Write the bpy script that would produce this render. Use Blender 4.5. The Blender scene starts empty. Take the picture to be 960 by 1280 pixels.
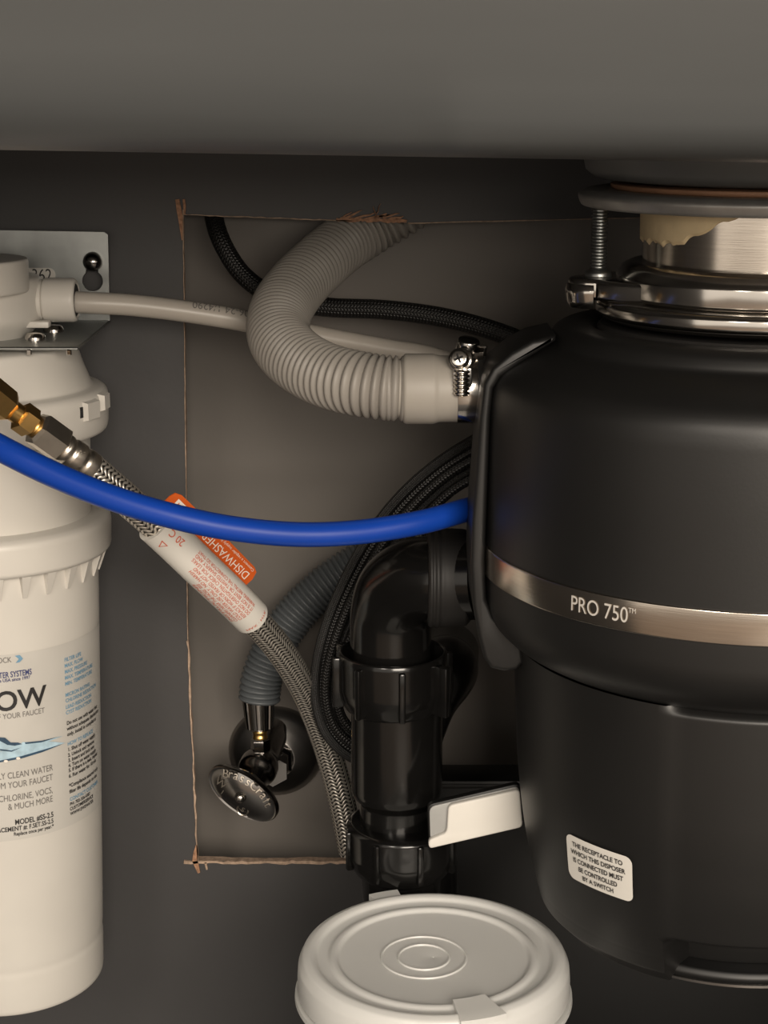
import bpy, bmesh, math, random
from mathutils import Vector, Matrix
random.seed(7)
S = bpy.context.scene
COL = S.collection
rad = math.radians

# ------------------------------------------------------------ camera
F = 2150.0                       # focal length in pixels of the 960x1280 frame
PITCH = rad(13.85)
CY = 0.055                       # camera distance axis: y grows into the cabinet
H = 0.51                         # camera height above the cabinet floor
cam = bpy.data.cameras.new('camera'); cam.sensor_fit = 'VERTICAL'; cam.sensor_height = 36
cam.lens = F / 1280 * 36; cam.clip_start = 0.02; cam.clip_end = 50
co = bpy.data.objects.new('camera', cam); COL.objects.link(co)
co.location = (0, CY, H); co.rotation_euler = (math.pi / 2 - PITCH, 0, 0)
S.camera = co

# ------------------------------------------------------------ world, lights, exposure
W = bpy.data.worlds.new('kitchen'); S.world = W; W.use_nodes = True
W.node_tree.nodes['Background'].inputs[0].default_value = (1.0, 0.895, 0.77, 1)
W.node_tree.nodes['Background'].inputs[1].default_value = 0.42

def area(name, loc, target, sx, sy, power, color):
    l = bpy.data.lights.new(name, 'AREA'); l.shape = 'RECTANGLE'; l.size = sx; l.size_y = sy
    l.energy = power; l.color = color
    o = bpy.data.objects.new(name, l); COL.objects.link(o); o.location = loc
    d = Vector(target) - Vector(loc); o.rotation_euler = d.to_track_quat('-Z', 'Y').to_euler()
    return o
area('kitchen_window_light', (0.55, -1.7, H + 0.55), (0.0, 0.85, 0.3), 1.1, 0.9, 24, (1.0, 0.89, 0.76))
area('kitchen_lamp_light', (-0.75, -1.3, H + 0.75), (0.0, 0.85, 0.25), 0.35, 0.5, 4, (1.0, 0.90, 0.78))

S.view_settings.view_transform = 'Standard'; S.view_settings.look = 'None'
S.view_settings.exposure = 1.3; S.view_settings.gamma = 1.0
S.view_settings.use_curve_mapping = False

# ------------------------------------------------------------ geometry helpers
CAM = Vector((0, CY, H))
FW = Vector((0, math.cos(PITCH), -math.sin(PITCH))); UP = Vector((0, math.sin(PITCH), math.cos(PITCH)))
def ray(u, v): return Vector(((u - 480) / F, 0, 0)) + FW - UP * ((v - 640) / F)
def P(u, v, y):
    d = ray(u, v); return CAM + d * ((y - CY) / d.y)
def PZ(v, y): return P(480, v, y).z
def depth(p): return (p - CAM).dot(FW)
def PX(n, u, v, y): return n * depth(P(u, v, y)) / F       # n pixels as metres at that place
def ray_cyl(u, v, xa, ya, r):
    """where the sight line meets an upright cylinder: (theta, z); theta 0 faces the room, + to the right"""
    d = ray(u, v); ox, oy = CAM.x - xa, CAM.y - ya
    a = d.x**2 + d.y**2; b = 2 * (ox * d.x + oy * d.y); c = ox * ox + oy * oy - r * r
    disc = max(b * b - 4 * a * c, 0); t = (-b - math.sqrt(disc)) / (2 * a)
    p = CAM + d * t
    return math.atan2(p.x - xa, -(p.y - ya)), p.z

WL = {}
def link(o, parent=None):
    COL.objects.link(o)
    if parent is not None: o.parent = parent
def tag(o, label, cat, group=None):
    o['label'] = label; o['category'] = cat
    if group: o['group'] = group
    return o
def empty(name, loc, label, cat, group=None):
    o = bpy.data.objects.new(name, None); link(o); o.location = loc; o.empty_display_size = 0.02
    WL[o] = Vector(loc); tag(o, label, cat, group); return o
def mesh_obj(name, verts, faces, mat, parent=None, uvs=None, sharp=35, flat=False, mats=None, fmat=None):
    """verts in world coordinates; links ONE mesh object"""
    verts = [Vector(v) for v in verts]
    if parent is not None: off = WL[parent]
    else:
        n = len(verts)
        off = Vector((sum(v.x for v in verts) / n, sum(v.y for v in verts) / n, min(v.z for v in verts)))
    me = bpy.data.meshes.new(name); me.from_pydata([tuple(v - off) for v in verts], [], faces)
    for m in (mats or [mat]): me.materials.append(m)
    if fmat: me.polygons.foreach_set('material_index', fmat)
    if uvs:
        ul = me.uv_layers.new(name='UVMap')
        for p in me.polygons:
            us = [uvs[me.loops[li].vertex_index] for li in p.loop_indices]
            wrap = max(q[0] for q in us) - min(q[0] for q in us) > 0.5
            for li, q in zip(p.loop_indices, us):
                ul.data[li].uv = (q[0] + 1 if wrap and q[0] < 0.5 else q[0], q[1])
    me.validate()
    bm = bmesh.new(); bm.from_mesh(me); bmesh.ops.recalc_face_normals(bm, faces=bm.faces); bm.to_mesh(me); bm.free()
    if not flat: me.shade_smooth(); me.set_sharp_from_angle(angle=rad(sharp))
    o = bpy.data.objects.new(name, me); link(o, parent)
    if parent is None: o.location = off
    WL[o] = off
    return o
def struct(o): o['kind'] = 'structure'; return o

def join(*parts):
    V, Fc = [], []
    for v, f in parts:
        n = len(V); V += list(v); Fc += [tuple(i + n for i in q) for q in f]
    return V, Fc
def box(c, s, M=None):
    x, y, z = s[0] / 2, s[1] / 2, s[2] / 2
    v = [Vector((a * x, b * y, d * z)) for a in (-1, 1) for b in (-1, 1) for d in (-1, 1)]
    if M is not None: v = [M @ q for q in v]
    v = [q + Vector(c) for q in v]
    return v, [(0, 1, 3, 2), (4, 6, 7, 5), (0, 4, 5, 1), (2, 3, 7, 6), (0, 2, 6, 4), (1, 5, 7, 3)]
def bbox_mesh(c, s, bev=0.002, seg=2, M=None):
    bm = bmesh.new(); v, f = box((0, 0, 0), s)
    bv = [bm.verts.new(q) for q in v]
    for q in f: bm.faces.new([bv[i] for i in q])
    bmesh.ops.recalc_face_normals(bm, faces=bm.faces)
    bmesh.ops.bevel(bm, geom=list(bm.edges), offset=bev, segments=seg, profile=0.5, affect='EDGES')
    vs = [(M @ q.co if M is not None else q.co.copy()) + Vector(c) for q in bm.verts]
    bm.verts.index_update(); fs = [tuple(q.index for q in fc.verts) for fc in bm.faces]
    bm.free(); return vs, fs
def lathe(prof, c=(0, 0), seg=64, a0=0.0, a1=2 * math.pi, M=None, cap=True):
    """prof = [(r, z)...] about an upright axis through c (or axis of matrix M)"""
    full = abs(a1 - a0 - 2 * math.pi) < 1e-6; n = seg if full else seg + 1
    V = []
    for r, z in prof:
        for k in range(n):
            a = a0 + (a1 - a0) * k / seg
            V.append(Vector((r * math.sin(a), -r * math.cos(a), z)))
    Fc = []
    for i in range(len(prof) - 1):
        for k in range(seg):
            k2 = (k + 1) % n if full else k + 1
            Fc.append((i * n + k, i * n + k2, (i + 1) * n + k2, (i + 1) * n + k))
    if full and cap:
        if prof[0][0] > 1e-6: Fc.append(tuple(range(n)))
        if prof[-1][0] > 1e-6: Fc.append(tuple(range((len(prof) - 1) * n, len(prof) * n)))
    if M is not None: V = [M @ v for v in V]
    else: V = [v + Vector((c[0], c[1], 0)) for v in V]
    return V, Fc
def axis_matrix(p, d, roll=0.0):
    """local z along d at p"""
    q = Vector(d).normalized().to_track_quat('Z', 'Y')
    return Matrix.Translation(Vector(p)) @ q.to_matrix().to_4x4() @ Matrix.Rotation(roll, 4, 'Z')
def rounded(prof, r=0.0015, n=3):
    """round the corners of a profile polyline"""
    out = [prof[0]]
    for i in range(1, len(prof) - 1):
        a, b, c = (Vector(q) for q in prof[i - 1:i + 2])
        da, dc = (a - b), (c - b)
        k = min(r, da.length * 0.45, dc.length * 0.45)
        if k < 1e-5: out.append(tuple(b)); continue
        p, q = b + da.normalized() * k, b + dc.normalized() * k
        for j in range(n + 1):
            t = j / n; out.append(tuple(p * (1 - t)**2 + b * 2 * t * (1 - t) + q * t * t))
    out.append(prof[-1]); return out

def sstep(a, b, x): t = min(max((x - a) / (b - a), 0), 1); return t * t * (3 - 2 * t)
class Path:
    """smooth curve through points, with arc length and frames"""
    def __init__(self, pts, step=0.001):
        pts = [Vector(p) for p in pts]
        q = [pts[0] * 2 - pts[1]] + pts + [pts[-1] * 2 - pts[-2]]
        raw = []
        for i in range(1, len(q) - 2):
            p0, p1, p2, p3 = q[i - 1:i + 3]
            t0 = 0; t1 = t0 + max((p1 - p0).length, 1e-6)**0.5; t2 = t1 + max((p2 - p1).length, 1e-6)**0.5; t3 = t2 + max((p3 - p2).length, 1e-6)**0.5
            for k in range(40):
                t = t1 + (t2 - t1) * k / 40
                A1 = p0 * ((t1 - t) / (t1 - t0)) + p1 * ((t - t0) / (t1 - t0)); A2 = p1 * ((t2 - t) / (t2 - t1)) + p2 * ((t - t1) / (t2 - t1)); A3 = p2 * ((t3 - t) / (t3 - t2)) + p3 * ((t - t2) / (t3 - t2))
                B1 = A1 * ((t2 - t) / (t2 - t0)) + A2 * ((t - t0) / (t2 - t0)); B2 = A2 * ((t3 - t) / (t3 - t1)) + A3 * ((t - t1) / (t3 - t1))
                raw.append(B1 * ((t2 - t) / (t2 - t1)) + B2 * ((t - t1) / (t2 - t1)))
        raw.append(pts[-1])
        for _ in range(12):
            raw = [raw[0]] + [(raw[i - 1] + raw[i] * 2 + raw[i + 1]) / 4 for i in range(1, len(raw) - 1)] + [raw[-1]]
        s = [0.0]
        for i in range(1, len(raw)): s.append(s[-1] + (raw[i] - raw[i - 1]).length)
        self.L = s[-1]; n = max(4, int(self.L / step)); self.n = n; self.step = self.L / n
        self.p = []; j = 0
        for k in range(n + 1):
            t = self.L * k / n
            while j < len(s) - 2 and s[j + 1] < t: j += 1
            f = (t - s[j]) / max(s[j + 1] - s[j], 1e-9); self.p.append(raw[j].lerp(raw[j + 1], min(max(f, 0), 1)))
        self.t = [(self.p[min(i + 1, n)] - self.p[max(i - 1, 0)]).normalized() for i in range(n + 1)]
        u = self.t[0].cross(Vector((0, 0, 1)));  u = u if u.length > 0.1 else self.t[0].cross(Vector((0, 1, 0)))
        u.normalize(); self.u = [u]
        for i in range(1, n + 1):
            u = u - self.t[i] * u.dot(self.t[i]); u.normalize(); self.u.append(u)
        self.w = [self.t[i].cross(self.u[i]) for i in range(n + 1)]
    def at(self, s):
        f = min(max(s / self.step, 0), self.n - 1e-6); i = int(f); f -= i
        g = lambda a: a[i].lerp(a[i + 1], f)
        return g(self.p), g(self.t).normalized(), g(self.u).normalized(), g(self.w).normalized()
    def point(self, s, ang, r):
        p, t, u, w = self.at(s); return p + (u * math.cos(ang) + w * math.sin(ang)) * r
    def cam_angle(self, s):
        p, t, u, w = self.at(s); d = CAM - p; return math.atan2(d.dot(w), d.dot(u))
    def nearest(self, u, v):
        best = None
        for i in range(self.n + 1):
            d = self.p[i] - CAM; z = d.dot(FW); pu = 480 + F * d.x / z; pv = 640 - F * d.dot(UP) / z
            e = (pu - u)**2 + (pv - v)**2
            if best is None or e < best[0]: best = (e, i * self.step)
        return best[1]
def tube(path, rf, seg=20, s0=0, s1=None, ds=None, caps=True, uvk=None):
    """surface round a path; rf = radius or function of arc length"""
    s1 = path.L if s1 is None else s1; ds = ds or 0.003
    n = max(2, int(math.ceil((s1 - s0) / ds))); V, Fc, UV = [], [], []
    rr = rf if callable(rf) else (lambda s: rf)
    r0 = rr((s0 + s1) / 2)
    for i in range(n + 1):
        s = s0 + (s1 - s0) * i / n; p, t, u, w = path.at(s); r = rr(s)
        for k in range(seg):
            a = 2 * math.pi * k / seg; V.append(p + (u * math.cos(a) + w * math.sin(a)) * r)
            UV.append((k / seg, s / (2 * math.pi * r0)))
    for i in range(n):
        for k in range(seg):
            k2 = (k + 1) % seg; Fc.append((i * seg + k, i * seg + k2, (i + 1) * seg + k2, (i + 1) * seg + k))
    if caps: Fc.append(tuple(range(seg))); Fc.append(tuple(range(n * seg, (n + 1) * seg)))
    return V, Fc, UV
def prism(poly, y0, y1, bev=0.0, n=2):
    """outline [(x, z)...] extruded in depth between y0 (front) and y1, rounded edges"""
    bm = bmesh.new()
    a = [bm.verts.new((x, y0, z)) for x, z in poly]; b = [bm.verts.new((x, y1, z)) for x, z in poly]
    bm.faces.new(a); bm.faces.new(list(reversed(b)))
    for i in range(len(poly)):
        j = (i + 1) % len(poly); bm.faces.new((a[i], b[i], b[j], a[j]))
    bmesh.ops.recalc_face_normals(bm, faces=bm.faces)
    if bev:
        es = [e for e in bm.edges if abs(e.verts[0].co.y - e.verts[1].co.y) < 1e-9]
        bmesh.ops.bevel(bm, geom=es, offset=bev, segments=n, profile=0.5, affect='EDGES')
    bm.verts.index_update(); vs = [q.co.copy() for q in bm.verts]; fs = [tuple(q.index for q in f.verts) for f in bm.faces]
    bm.free(); return vs, fs
def fill2d(outer, holes=()):
    """triangulated flat region in 2D"""
    bm = bmesh.new(); es = []
    for loop in [outer] + list(holes):
        vs = [bm.verts.new((x, y, 0)) for x, y in loop]
        es += [bm.edges.new((vs[i], vs[(i + 1) % len(vs)])) for i in range(len(vs))]
    bmesh.ops.triangle_fill(bm, edges=es, use_beauty=True)
    bm.verts.index_update(); v = [(q.co.x, q.co.y) for q in bm.verts]; f = [tuple(q.index for q in fc.verts) for fc in bm.faces]
    bm.free(); return v, f
def rrect(x0, x1, z0, z1, r, n=5):
    out = []
    for cx, cz, a in ((x1 - r, z1 - r, 0), (x0 + r, z1 - r, 90), (x0 + r, z0 + r, 180), (x1 - r, z0 + r, 270)):
        for k in range(n + 1):
            t = rad(a + 90 * k / n); out.append((cx + r * math.cos(t), cz + r * math.sin(t)))
    return out
def text2d(s, size, align='LEFT', bold=0.0):
    c = bpy.data.curves.new('lettering', 'FONT'); c.body = s; c.size = size; c.align_x = align; c.resolution_u = 4; c.offset = bold
    o = bpy.data.objects.new('lettering', c); COL.objects.link(o)
    bpy.context.view_layer.update()
    me = bpy.data.meshes.new_from_object(o.evaluated_get(bpy.context.evaluated_depsgraph_get()))
    v = [(q.co.x, q.co.y) for q in me.vertices]; f = [tuple(p.vertices) for p in me.polygons]
    bpy.data.objects.remove(o); bpy.data.meshes.remove(me); bpy.data.curves.remove(c)
    return v, f
def fit_text(s, width, height=None, align='LEFT', bold=0.0):
    """text scaled to a width (and cap height)"""
    v, f = text2d(s, 1.0, align, bold)
    x0 = min(q[0] for q in v); x1 = max(q[0] for q in v); y1 = max(q[1] for q in v); y0 = min(0, 0)
    kx = width / (x1 - x0); ky = height / (y1 - y0) if height else kx
    return [(q[0] * kx, q[1] * ky) for q in v], f
def pxpoly(pts, y): return [(P(u, v, y).x, P(u, v, y).z) for u, v in pts]

# ------------------------------------------------------------ materials (procedural)
def mat(name, col, rough=0.5, metal=0.0, var=0.08, scale=60.0, bump=0.0, bscale=None, spec=0.5, coat=0.0, stretch=None, rvar=0.0):
    m = bpy.data.materials.new(name); m.use_nodes = True; nt = m.node_tree; b = nt.nodes['Principled BSDF']
    b.inputs['Roughness'].default_value = rough; b.inputs['Metallic'].default_value = metal
    b.inputs['Specular IOR Level'].default_value = spec; b.inputs['Coat Weight'].default_value = coat
    tc = nt.nodes.new('ShaderNodeTexCoord'); src = tc.outputs['Object']
    if stretch:
        mp = nt.nodes.new('ShaderNodeMapping'); mp.inputs['Scale'].default_value = stretch; nt.links.new(src, mp.inputs[0]); src = mp.outputs[0]
    nz = nt.nodes.new('ShaderNodeTexNoise'); nz.inputs['Scale'].default_value = scale; nz.inputs['Detail'].default_value = 4
    nt.links.new(src, nz.inputs['Vector'])
    rp = nt.nodes.new('ShaderNodeValToRGB')
    rp.color_ramp.elements[0].position = 0.3; rp.color_ramp.elements[1].position = 0.7
    rp.color_ramp.elements[0].color = [c * (1 - var) for c in col] + [1]; rp.color_ramp.elements[1].color = [min(1, c * (1 + var)) for c in col] + [1]
    nt.links.new(nz.outputs['Fac'], rp.inputs[0]); nt.links.new(rp.outputs[0], b.inputs['Base Color'])
    if rvar:
        mr = nt.nodes.new('ShaderNodeMapRange'); mr.inputs[3].default_value = max(rough - rvar, 0.02); mr.inputs[4].default_value = rough + rvar
        nt.links.new(nz.outputs['Fac'], mr.inputs[0]); nt.links.new(mr.outputs[0], b.inputs['Roughness'])
    if bump:
        n2 = nt.nodes.new('ShaderNodeTexNoise'); n2.inputs['Scale'].default_value = bscale or scale * 4; n2.inputs['Detail'].default_value = 3
        nt.links.new(src, n2.inputs['Vector'])
        bp = nt.nodes.new('ShaderNodeBump'); bp.inputs['Strength'].default_value = bump; bp.inputs['Distance'].default_value = 0.001
        nt.links.new(n2.outputs['Fac'], bp.inputs['Height']); nt.links.new(bp.outputs[0], b.inputs['Normal'])
    return m
def braid(name, dark, light, metal, rough, N=8.0, M=4.0, amp=1.2, lo=0.25, hi=0.6, bump=0.6):
    """woven sleeve: chevrons of strands running along the hose (UV: round, along)"""
    m = bpy.data.materials.new(name); m.use_nodes = True; nt = m.node_tree; b = nt.nodes['Principled BSDF']
    b.inputs['Metallic'].default_value = metal; b.inputs['Roughness'].default_value = rough
    def math_(op, a, c=None):
        n = nt.nodes.new('ShaderNodeMath'); n.operation = op
        for i, x in enumerate((a, c)):
            if x is None: continue
            if isinstance(x, (int, float)): n.inputs[i].default_value = x
            else: nt.links.new(x, n.inputs[i])
        return n.outputs[0]
    tc = nt.nodes.new('ShaderNodeTexCoord'); sp = nt.nodes.new('ShaderNodeSeparateXYZ'); nt.links.new(tc.outputs['UV'], sp.inputs[0])
    un = math_('MULTIPLY', sp.outputs[0], N); tri = math_('PINGPONG', un, 0.5)
    ph = math_('ADD', math_('MULTIPLY', sp.outputs[1], M * N), math_('MULTIPLY', tri, amp * 2))
    s = math_('ADD', math_('MULTIPLY', math_('SINE', math_('MULTIPLY', ph, 2 * math.pi)), 0.5), 0.5)
    e = math_('MULTIPLY', math_('ADD', math_('MULTIPLY', math_('COSINE', math_('MULTIPLY', un, 4 * math.pi)), -0.5), 0.5), 0.35)
    h = math_('ADD', math_('MULTIPLY', s, 0.65), e)
    rp = nt.nodes.new('ShaderNodeValToRGB'); rp.color_ramp.elements[0].position = lo; rp.color_ramp.elements[1].position = hi
    rp.color_ramp.elements[0].color = list(dark) + [1]; rp.color_ramp.elements[1].color = list(light) + [1]
    nt.links.new(h, rp.inputs[0]); nt.links.new(rp.outputs[0], b.inputs['Base Color'])
    bp = nt.nodes.new('ShaderNodeBump'); bp.inputs['Strength'].default_value = bump; bp.inputs['Distance'].default_value = 0.0006
    nt.links.new(h, bp.inputs['Height']); nt.links.new(bp.outputs[0], b.inputs['Normal'])
    return m
def translucent(name, col, rough=0.35, alpha=0.75, trans=0.4):
    m = bpy.data.materials.new(name); m.use_nodes = True; nt = m.node_tree; b = nt.nodes['Principled BSDF']
    b.inputs['Base Color'].default_value = list(col) + [1]; b.inputs['Roughness'].default_value = rough
    out = nt.nodes['Material Output']
    tl = nt.nodes.new('ShaderNodeBsdfTranslucent'); tl.inputs[0].default_value = list(col) + [1]
    tp = nt.nodes.new('ShaderNodeBsdfTransparent'); tp.inputs[0].default_value = (1, 1, 1, 1)
    m1 = nt.nodes.new('ShaderNodeMixShader'); m1.inputs[0].default_value = trans
    nt.links.new(b.outputs[0], m1.inputs[1]); nt.links.new(tl.outputs[0], m1.inputs[2])
    nz = nt.nodes.new('ShaderNodeTexNoise'); nz.inputs['Scale'].default_value = 25
    tc = nt.nodes.new('ShaderNodeTexCoord'); nt.links.new(tc.outputs['Object'], nz.inputs['Vector'])
    mr = nt.nodes.new('ShaderNodeMapRange'); mr.inputs[3].default_value = alpha - 0.05; mr.inputs[4].default_value = alpha + 0.05
    nt.links.new(nz.outputs['Fac'], mr.inputs[0])
    m2 = nt.nodes.new('ShaderNodeMixShader'); nt.links.new(mr.outputs[0], m2.inputs[0])
    nt.links.new(tp.outputs[0], m2.inputs[1]); nt.links.new(m1.outputs[0], m2.inputs[2]); nt.links.new(m2.outputs[0], out.inputs[0])
    return m

M = {}
M['panel'] = mat('grey_laminate', (0.045, 0.0435, 0.044), 0.55, var=0.06, scale=14, bump=0.05, bscale=300)
M['drywall'] = mat('grey_beige_wall_paint', (0.145, 0.131, 0.117), 0.6, var=0.07, scale=9, bump=0.08, bscale=160)
M['raw'] = mat('raw_fibreboard', (0.36, 0.26, 0.19), 0.9, var=0.35, scale=400)
M['splinter'] = mat('torn_fibreboard', (0.34, 0.185, 0.11), 0.9, var=0.4, scale=500)
M['sink'] = mat('grey_sink_underside', (0.098, 0.104, 0.106), 0.42, metal=0.0, var=0.07, scale=9, bump=0.03, bscale=30, stretch=(0.5, 3, 3))
M['stone'] = mat('countertop_underside', (0.2, 0.19, 0.18), 0.6)
M['black_shell'] = mat('satin_black_shell', (0.008, 0.0078, 0.0076), 0.42, var=0.1, scale=30, bump=0.02, bscale=900)
M['black_base'] = mat('gloss_black_base', (0.004,0.004,0.004), 0.45)
M['black_pipe'] = mat('black_pipe_plastic', (0.005, 0.0048, 0.0046), 0.16, var=0.2, scale=50, bump=0.02, bscale=150)
M['rubber'] = mat('black_rubber', (0.012, 0.011, 0.0105), 0.55, var=0.15)
M['steel'] = mat('brushed_stainless', (0.62, 0.56, 0.49), 0.2, 1.0, var=0.06, scale=40, stretch=(1, 1, 30), bump=0.03, bscale=80)
M['galv'] = mat('galvanised_steel', (0.34, 0.352, 0.345), 0.38, 1.0, var=0.12, scale=70, rvar=0.1)
M['cast'] = mat('grey_cast_metal', (0.34, 0.335, 0.325), 0.40, 0.6, var=0.12, scale=80, bump=0.05, bscale=300)
M['chrome'] = mat('chrome', (0.62, 0.59, 0.55), 0.15, 1.0, var=0.04, scale=50)
M['dark_chrome'] = mat('dark_chrome', (0.36, 0.345, 0.33), 0.17, 1.0, var=0.06, scale=50)
M['brass'] = mat('brass', (0.66, 0.42, 0.15), 0.33, 1.0, var=0.15, scale=90)
M['nickel'] = mat('nickel_plate', (0.66, 0.60, 0.52), 0.32, 1.0, var=0.1, scale=120)
M['white'] = mat('white_plastic', (0.61, 0.583, 0.535), 0.4, var=0.03, scale=30)
M['white_sticker'] = mat('white_sticker', (0.70, 0.675, 0.625), 0.45, var=0.02)
M['paper_grey'] = mat('label_film', (0.55, 0.53, 0.49), 0.35, var=0.03)
M['grey_hose'] = mat('grey_hose_plastic', (0.27, 0.25, 0.225), 0.5, var=0.05, scale=40)
M['beige_cuff'] = mat('beige_rubber_cuff', (0.33, 0.305, 0.27), 0.5, var=0.05, scale=40)
M['slate_hose'] = mat('blue_grey_hose_plastic', (0.098, 0.108, 0.115), 0.4, var=0.06)
M['tube_white'] = mat('off_white_tubing', (0.44, 0.405, 0.36), 0.35, var=0.03)
M['blue'] = mat('blue_tubing', (0.005, 0.047, 0.34), 0.33, var=0.05, scale=30)
M['cord'] = braid('black_cord_sleeve', (0.003, 0.003, 0.003), (0.016, 0.015, 0.014), 0.0, 0.42, N=6, M=1.6, amp=0.5, lo=0.2, hi=0.95)
M['black_braid'] = braid('black_braided_sleeve', (0.004, 0.004, 0.004), (0.034, 0.032, 0.030), 0.0, 0.45, N=12, M=1.5, amp=0.6, lo=0.5, hi=1.0)
M['steel_braid'] = braid('stainless_braid', (0.03, 0.027, 0.024), (0.92, 0.86, 0.77), 0.8, 0.32, N=8, M=2.4, amp=1.0, lo=0.2, hi=0.62, bump=0.7)
M['orange'] = mat('orange_label', (0.62, 0.105, 0.012), 0.5, var=0.03)
M['red_ink'] = mat('red_ink', (0.62, 0.10, 0.04), 0.6, var=0.05)
M['black_ink'] = mat('black_ink', (0.02, 0.018, 0.018), 0.6, var=0.05)
M['grey_ink'] = mat('grey_ink', (0.16, 0.15, 0.14), 0.6, var=0.05)
M['navy_ink'] = mat('navy_ink', (0.04, 0.05, 0.16), 0.6, var=0.05)
M['blue_ink'] = mat('blue_ink', (0.16, 0.32, 0.46), 0.6, var=0.1)
M['pale_blue_ink'] = mat('pale_blue_ink', (0.42, 0.58, 0.68), 0.5, var=0.2, scale=200)
M['deep_blue_ink'] = mat('deep_blue_ink', (0.03, 0.07, 0.12), 0.5, var=0.3, scale=200)
M['white_ink'] = mat('white_ink', (0.85, 0.78, 0.70), 0.5, var=0.03)
M['etched'] = mat('etched_lettering', (0.55, 0.52, 0.48), 0.6, var=0.04)
M['putty'] = mat('plumbers_putty', (0.55, 0.44, 0.27), 0.7, var=0.08, scale=120, bump=0.2, bscale=300)
M['copper_gasket'] = mat('brown_gasket', (0.36, 0.19, 0.11), 0.5, var=0.15)
M['lid'] = translucent('translucent_lid', (0.88, 0.88, 0.86), 0.3, 0.93, 0.3)
M['tub'] = translucent('milky_plastic', (0.86, 0.86, 0.84), 0.35, 0.95, 0.35)
M['kitchen_floor'] = mat('brown_kitchen_floor', (0.12, 0.085, 0.06), 0.5, var=0.2, scale=4)
M['plate_chrome'] = mat('dull_chrome', (0.34, 0.325, 0.31), 0.33, 1.0, var=0.05)
M['tray_shade'] = mat('shaded_moulding', (0.36, 0.36, 0.35), 0.4)  # white tray greyed: the shade of its recess is put into the colour
M['hole'] = mat('dark_void', (0.01, 0.01, 0.01), 0.8)

# ============================================================ the setting
YP, YW = 0.88, 0.93             # cabinet back panel, house wall behind it
hole_px = []
def edge_px(a, b, n, j):
    for k in range(n):
        t = k / n
        hole_px.append((a[0] + (b[0] - a[0]) * t + random.uniform(-j, j), a[1] + (b[1] - a[1]) * t + random.uniform(-j, j)))
edge_px((229, 269), (360, 273), 12, 0.6); edge_px((360, 273), (510, 279), 14, 1.0); edge_px((510, 279), (800, 272), 10, 0.4)
edge_px((880, 272), (880, 1077), 4, 0); edge_px((880, 1077), (300, 1077), 20, 1.0); edge_px((300, 1077), (247, 1076), 5, 1.0)
edge_px((247, 1076), (235, 800), 16, 1.0); edge_px((235, 800), (229, 269), 24, 0.5)
hole = pxpoly(hole_px, YP)
outer = [(-0.37, 0.0), (0.47, 0.0), (0.47, H + 0.16), (-0.37, H + 0.16)]
v2, f2 = fill2d(outer, [hole]); n = len(v2)
V = [Vector((x, YP, z)) for x, z in v2] + [Vector((x, YP + 0.005, z)) for x, z in v2]
Fc = [f for f in f2] + [tuple(i + n for i in f) for f in f2]; fm = [0] * len(Fc)
idx = {(round(x, 6), round(z, 6)): i for i, (x, z) in enumerate(v2)}
for i in range(len(hole)):
    a = idx.get((round(hole[i][0], 6), round(hole[i][1], 6))); b = idx.get((round(hole[(i + 1) % len(hole)][0], 6), round(hole[(i + 1) % len(hole)][1], 6)))
    if a is not None and b is not None: Fc.append((a, b, b + n, a + n)); fm.append(1)
wall_back = struct(mesh_obj('wall_back', V, Fc, None, flat=True, mats=[M['panel'], M['raw']], fmat=fm))
wall_rear = struct(mesh_obj('wall_rear', *box((0.05, YW + 0.006, 0.35), (0.84, 0.012, 0.70)), M['drywall'], flat=True))
struct(mesh_obj('wall_left', *box((-0.378, 0.64, 0.335), (0.016, 0.62, 0.67)), M['panel'], flat=True))
struct(mesh_obj('wall_right', *box((0.478, 0.64, 0.335), (0.016, 0.62, 0.67)), M['panel'], flat=True))
struct(mesh_obj('floor', *box((0.05, 0.64, -0.009), (0.872, 0.62, 0.018)), M['panel'], flat=True))
struct(mesh_obj('ceiling', *box((0.05, 0.64, H + 0.18), (0.872, 0.62, 0.03)), M['stone'], flat=True))

struct(mesh_obj('trim_1', *bbox_mesh((0.05, 0.335, H + 0.117), (0.872, 0.02, 0.096), 0.002), M['panel']))

struct(mesh_obj('floor_kitchen', *box((0.05, -1.5, -0.115), (5.0, 3.62, 0.02)), M['kitchen_floor'], flat=True))

# torn raw edge of the cut-out: strips and splinters standing on the panel's face
def strip(pts, widths, name='raw_edge', y=YP, th=0.0012):
    a, b = [], []
    for i, (u, v) in enumerate(pts):
        p0 = Vector(pts[max(i - 1, 0)]); p1 = Vector(pts[min(i + 1, len(pts) - 1)]); d = (p1 - p0).normalized(); nn = Vector((-d.y, d.x)) * widths[i] / 2
        a.append((u + nn.x, v + nn.y)); b.append((u - nn.x, v - nn.y))
    poly = pxpoly(a + b[::-1], y)
    k = len(pts); V = [Vector((x, y - th, z)) for x, z in poly] + [Vector((x, y + 0.001, z)) for x, z in poly]; m = len(poly); Fc = []
    for i in range(k - 1):
        Fc.append((i, i + 1, m - 2 - i, m - 1 - i)); Fc.append((m + i, 2 * m - 1 - i, 2 * m - 2 - i, m + i + 1))
    for i in range(m): Fc.append((i, (i + 1) % m, m + (i + 1) % m, m + i))
    return mesh_obj(name, V, Fc, M['splinter' if name == 'splinter' else 'raw'], wall_back, flat=True)
def jline(a, b, n, j): return [(a[0] + (b[0] - a[0]) * k / n + random.uniform(-j, j), a[1] + (b[1] - a[1]) * k / n + random.uniform(-j, j)) for k in range(n + 1)]
L = jline((229, 262), (235, 800), 30, 0.35); strip(L, [random.uniform(0.5, 1.2) for _ in L])
L = jline((235, 800), (247, 1076), 24, 0.7); strip(L, [random.uniform(1.2, 3.2) for _ in L])
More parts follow.
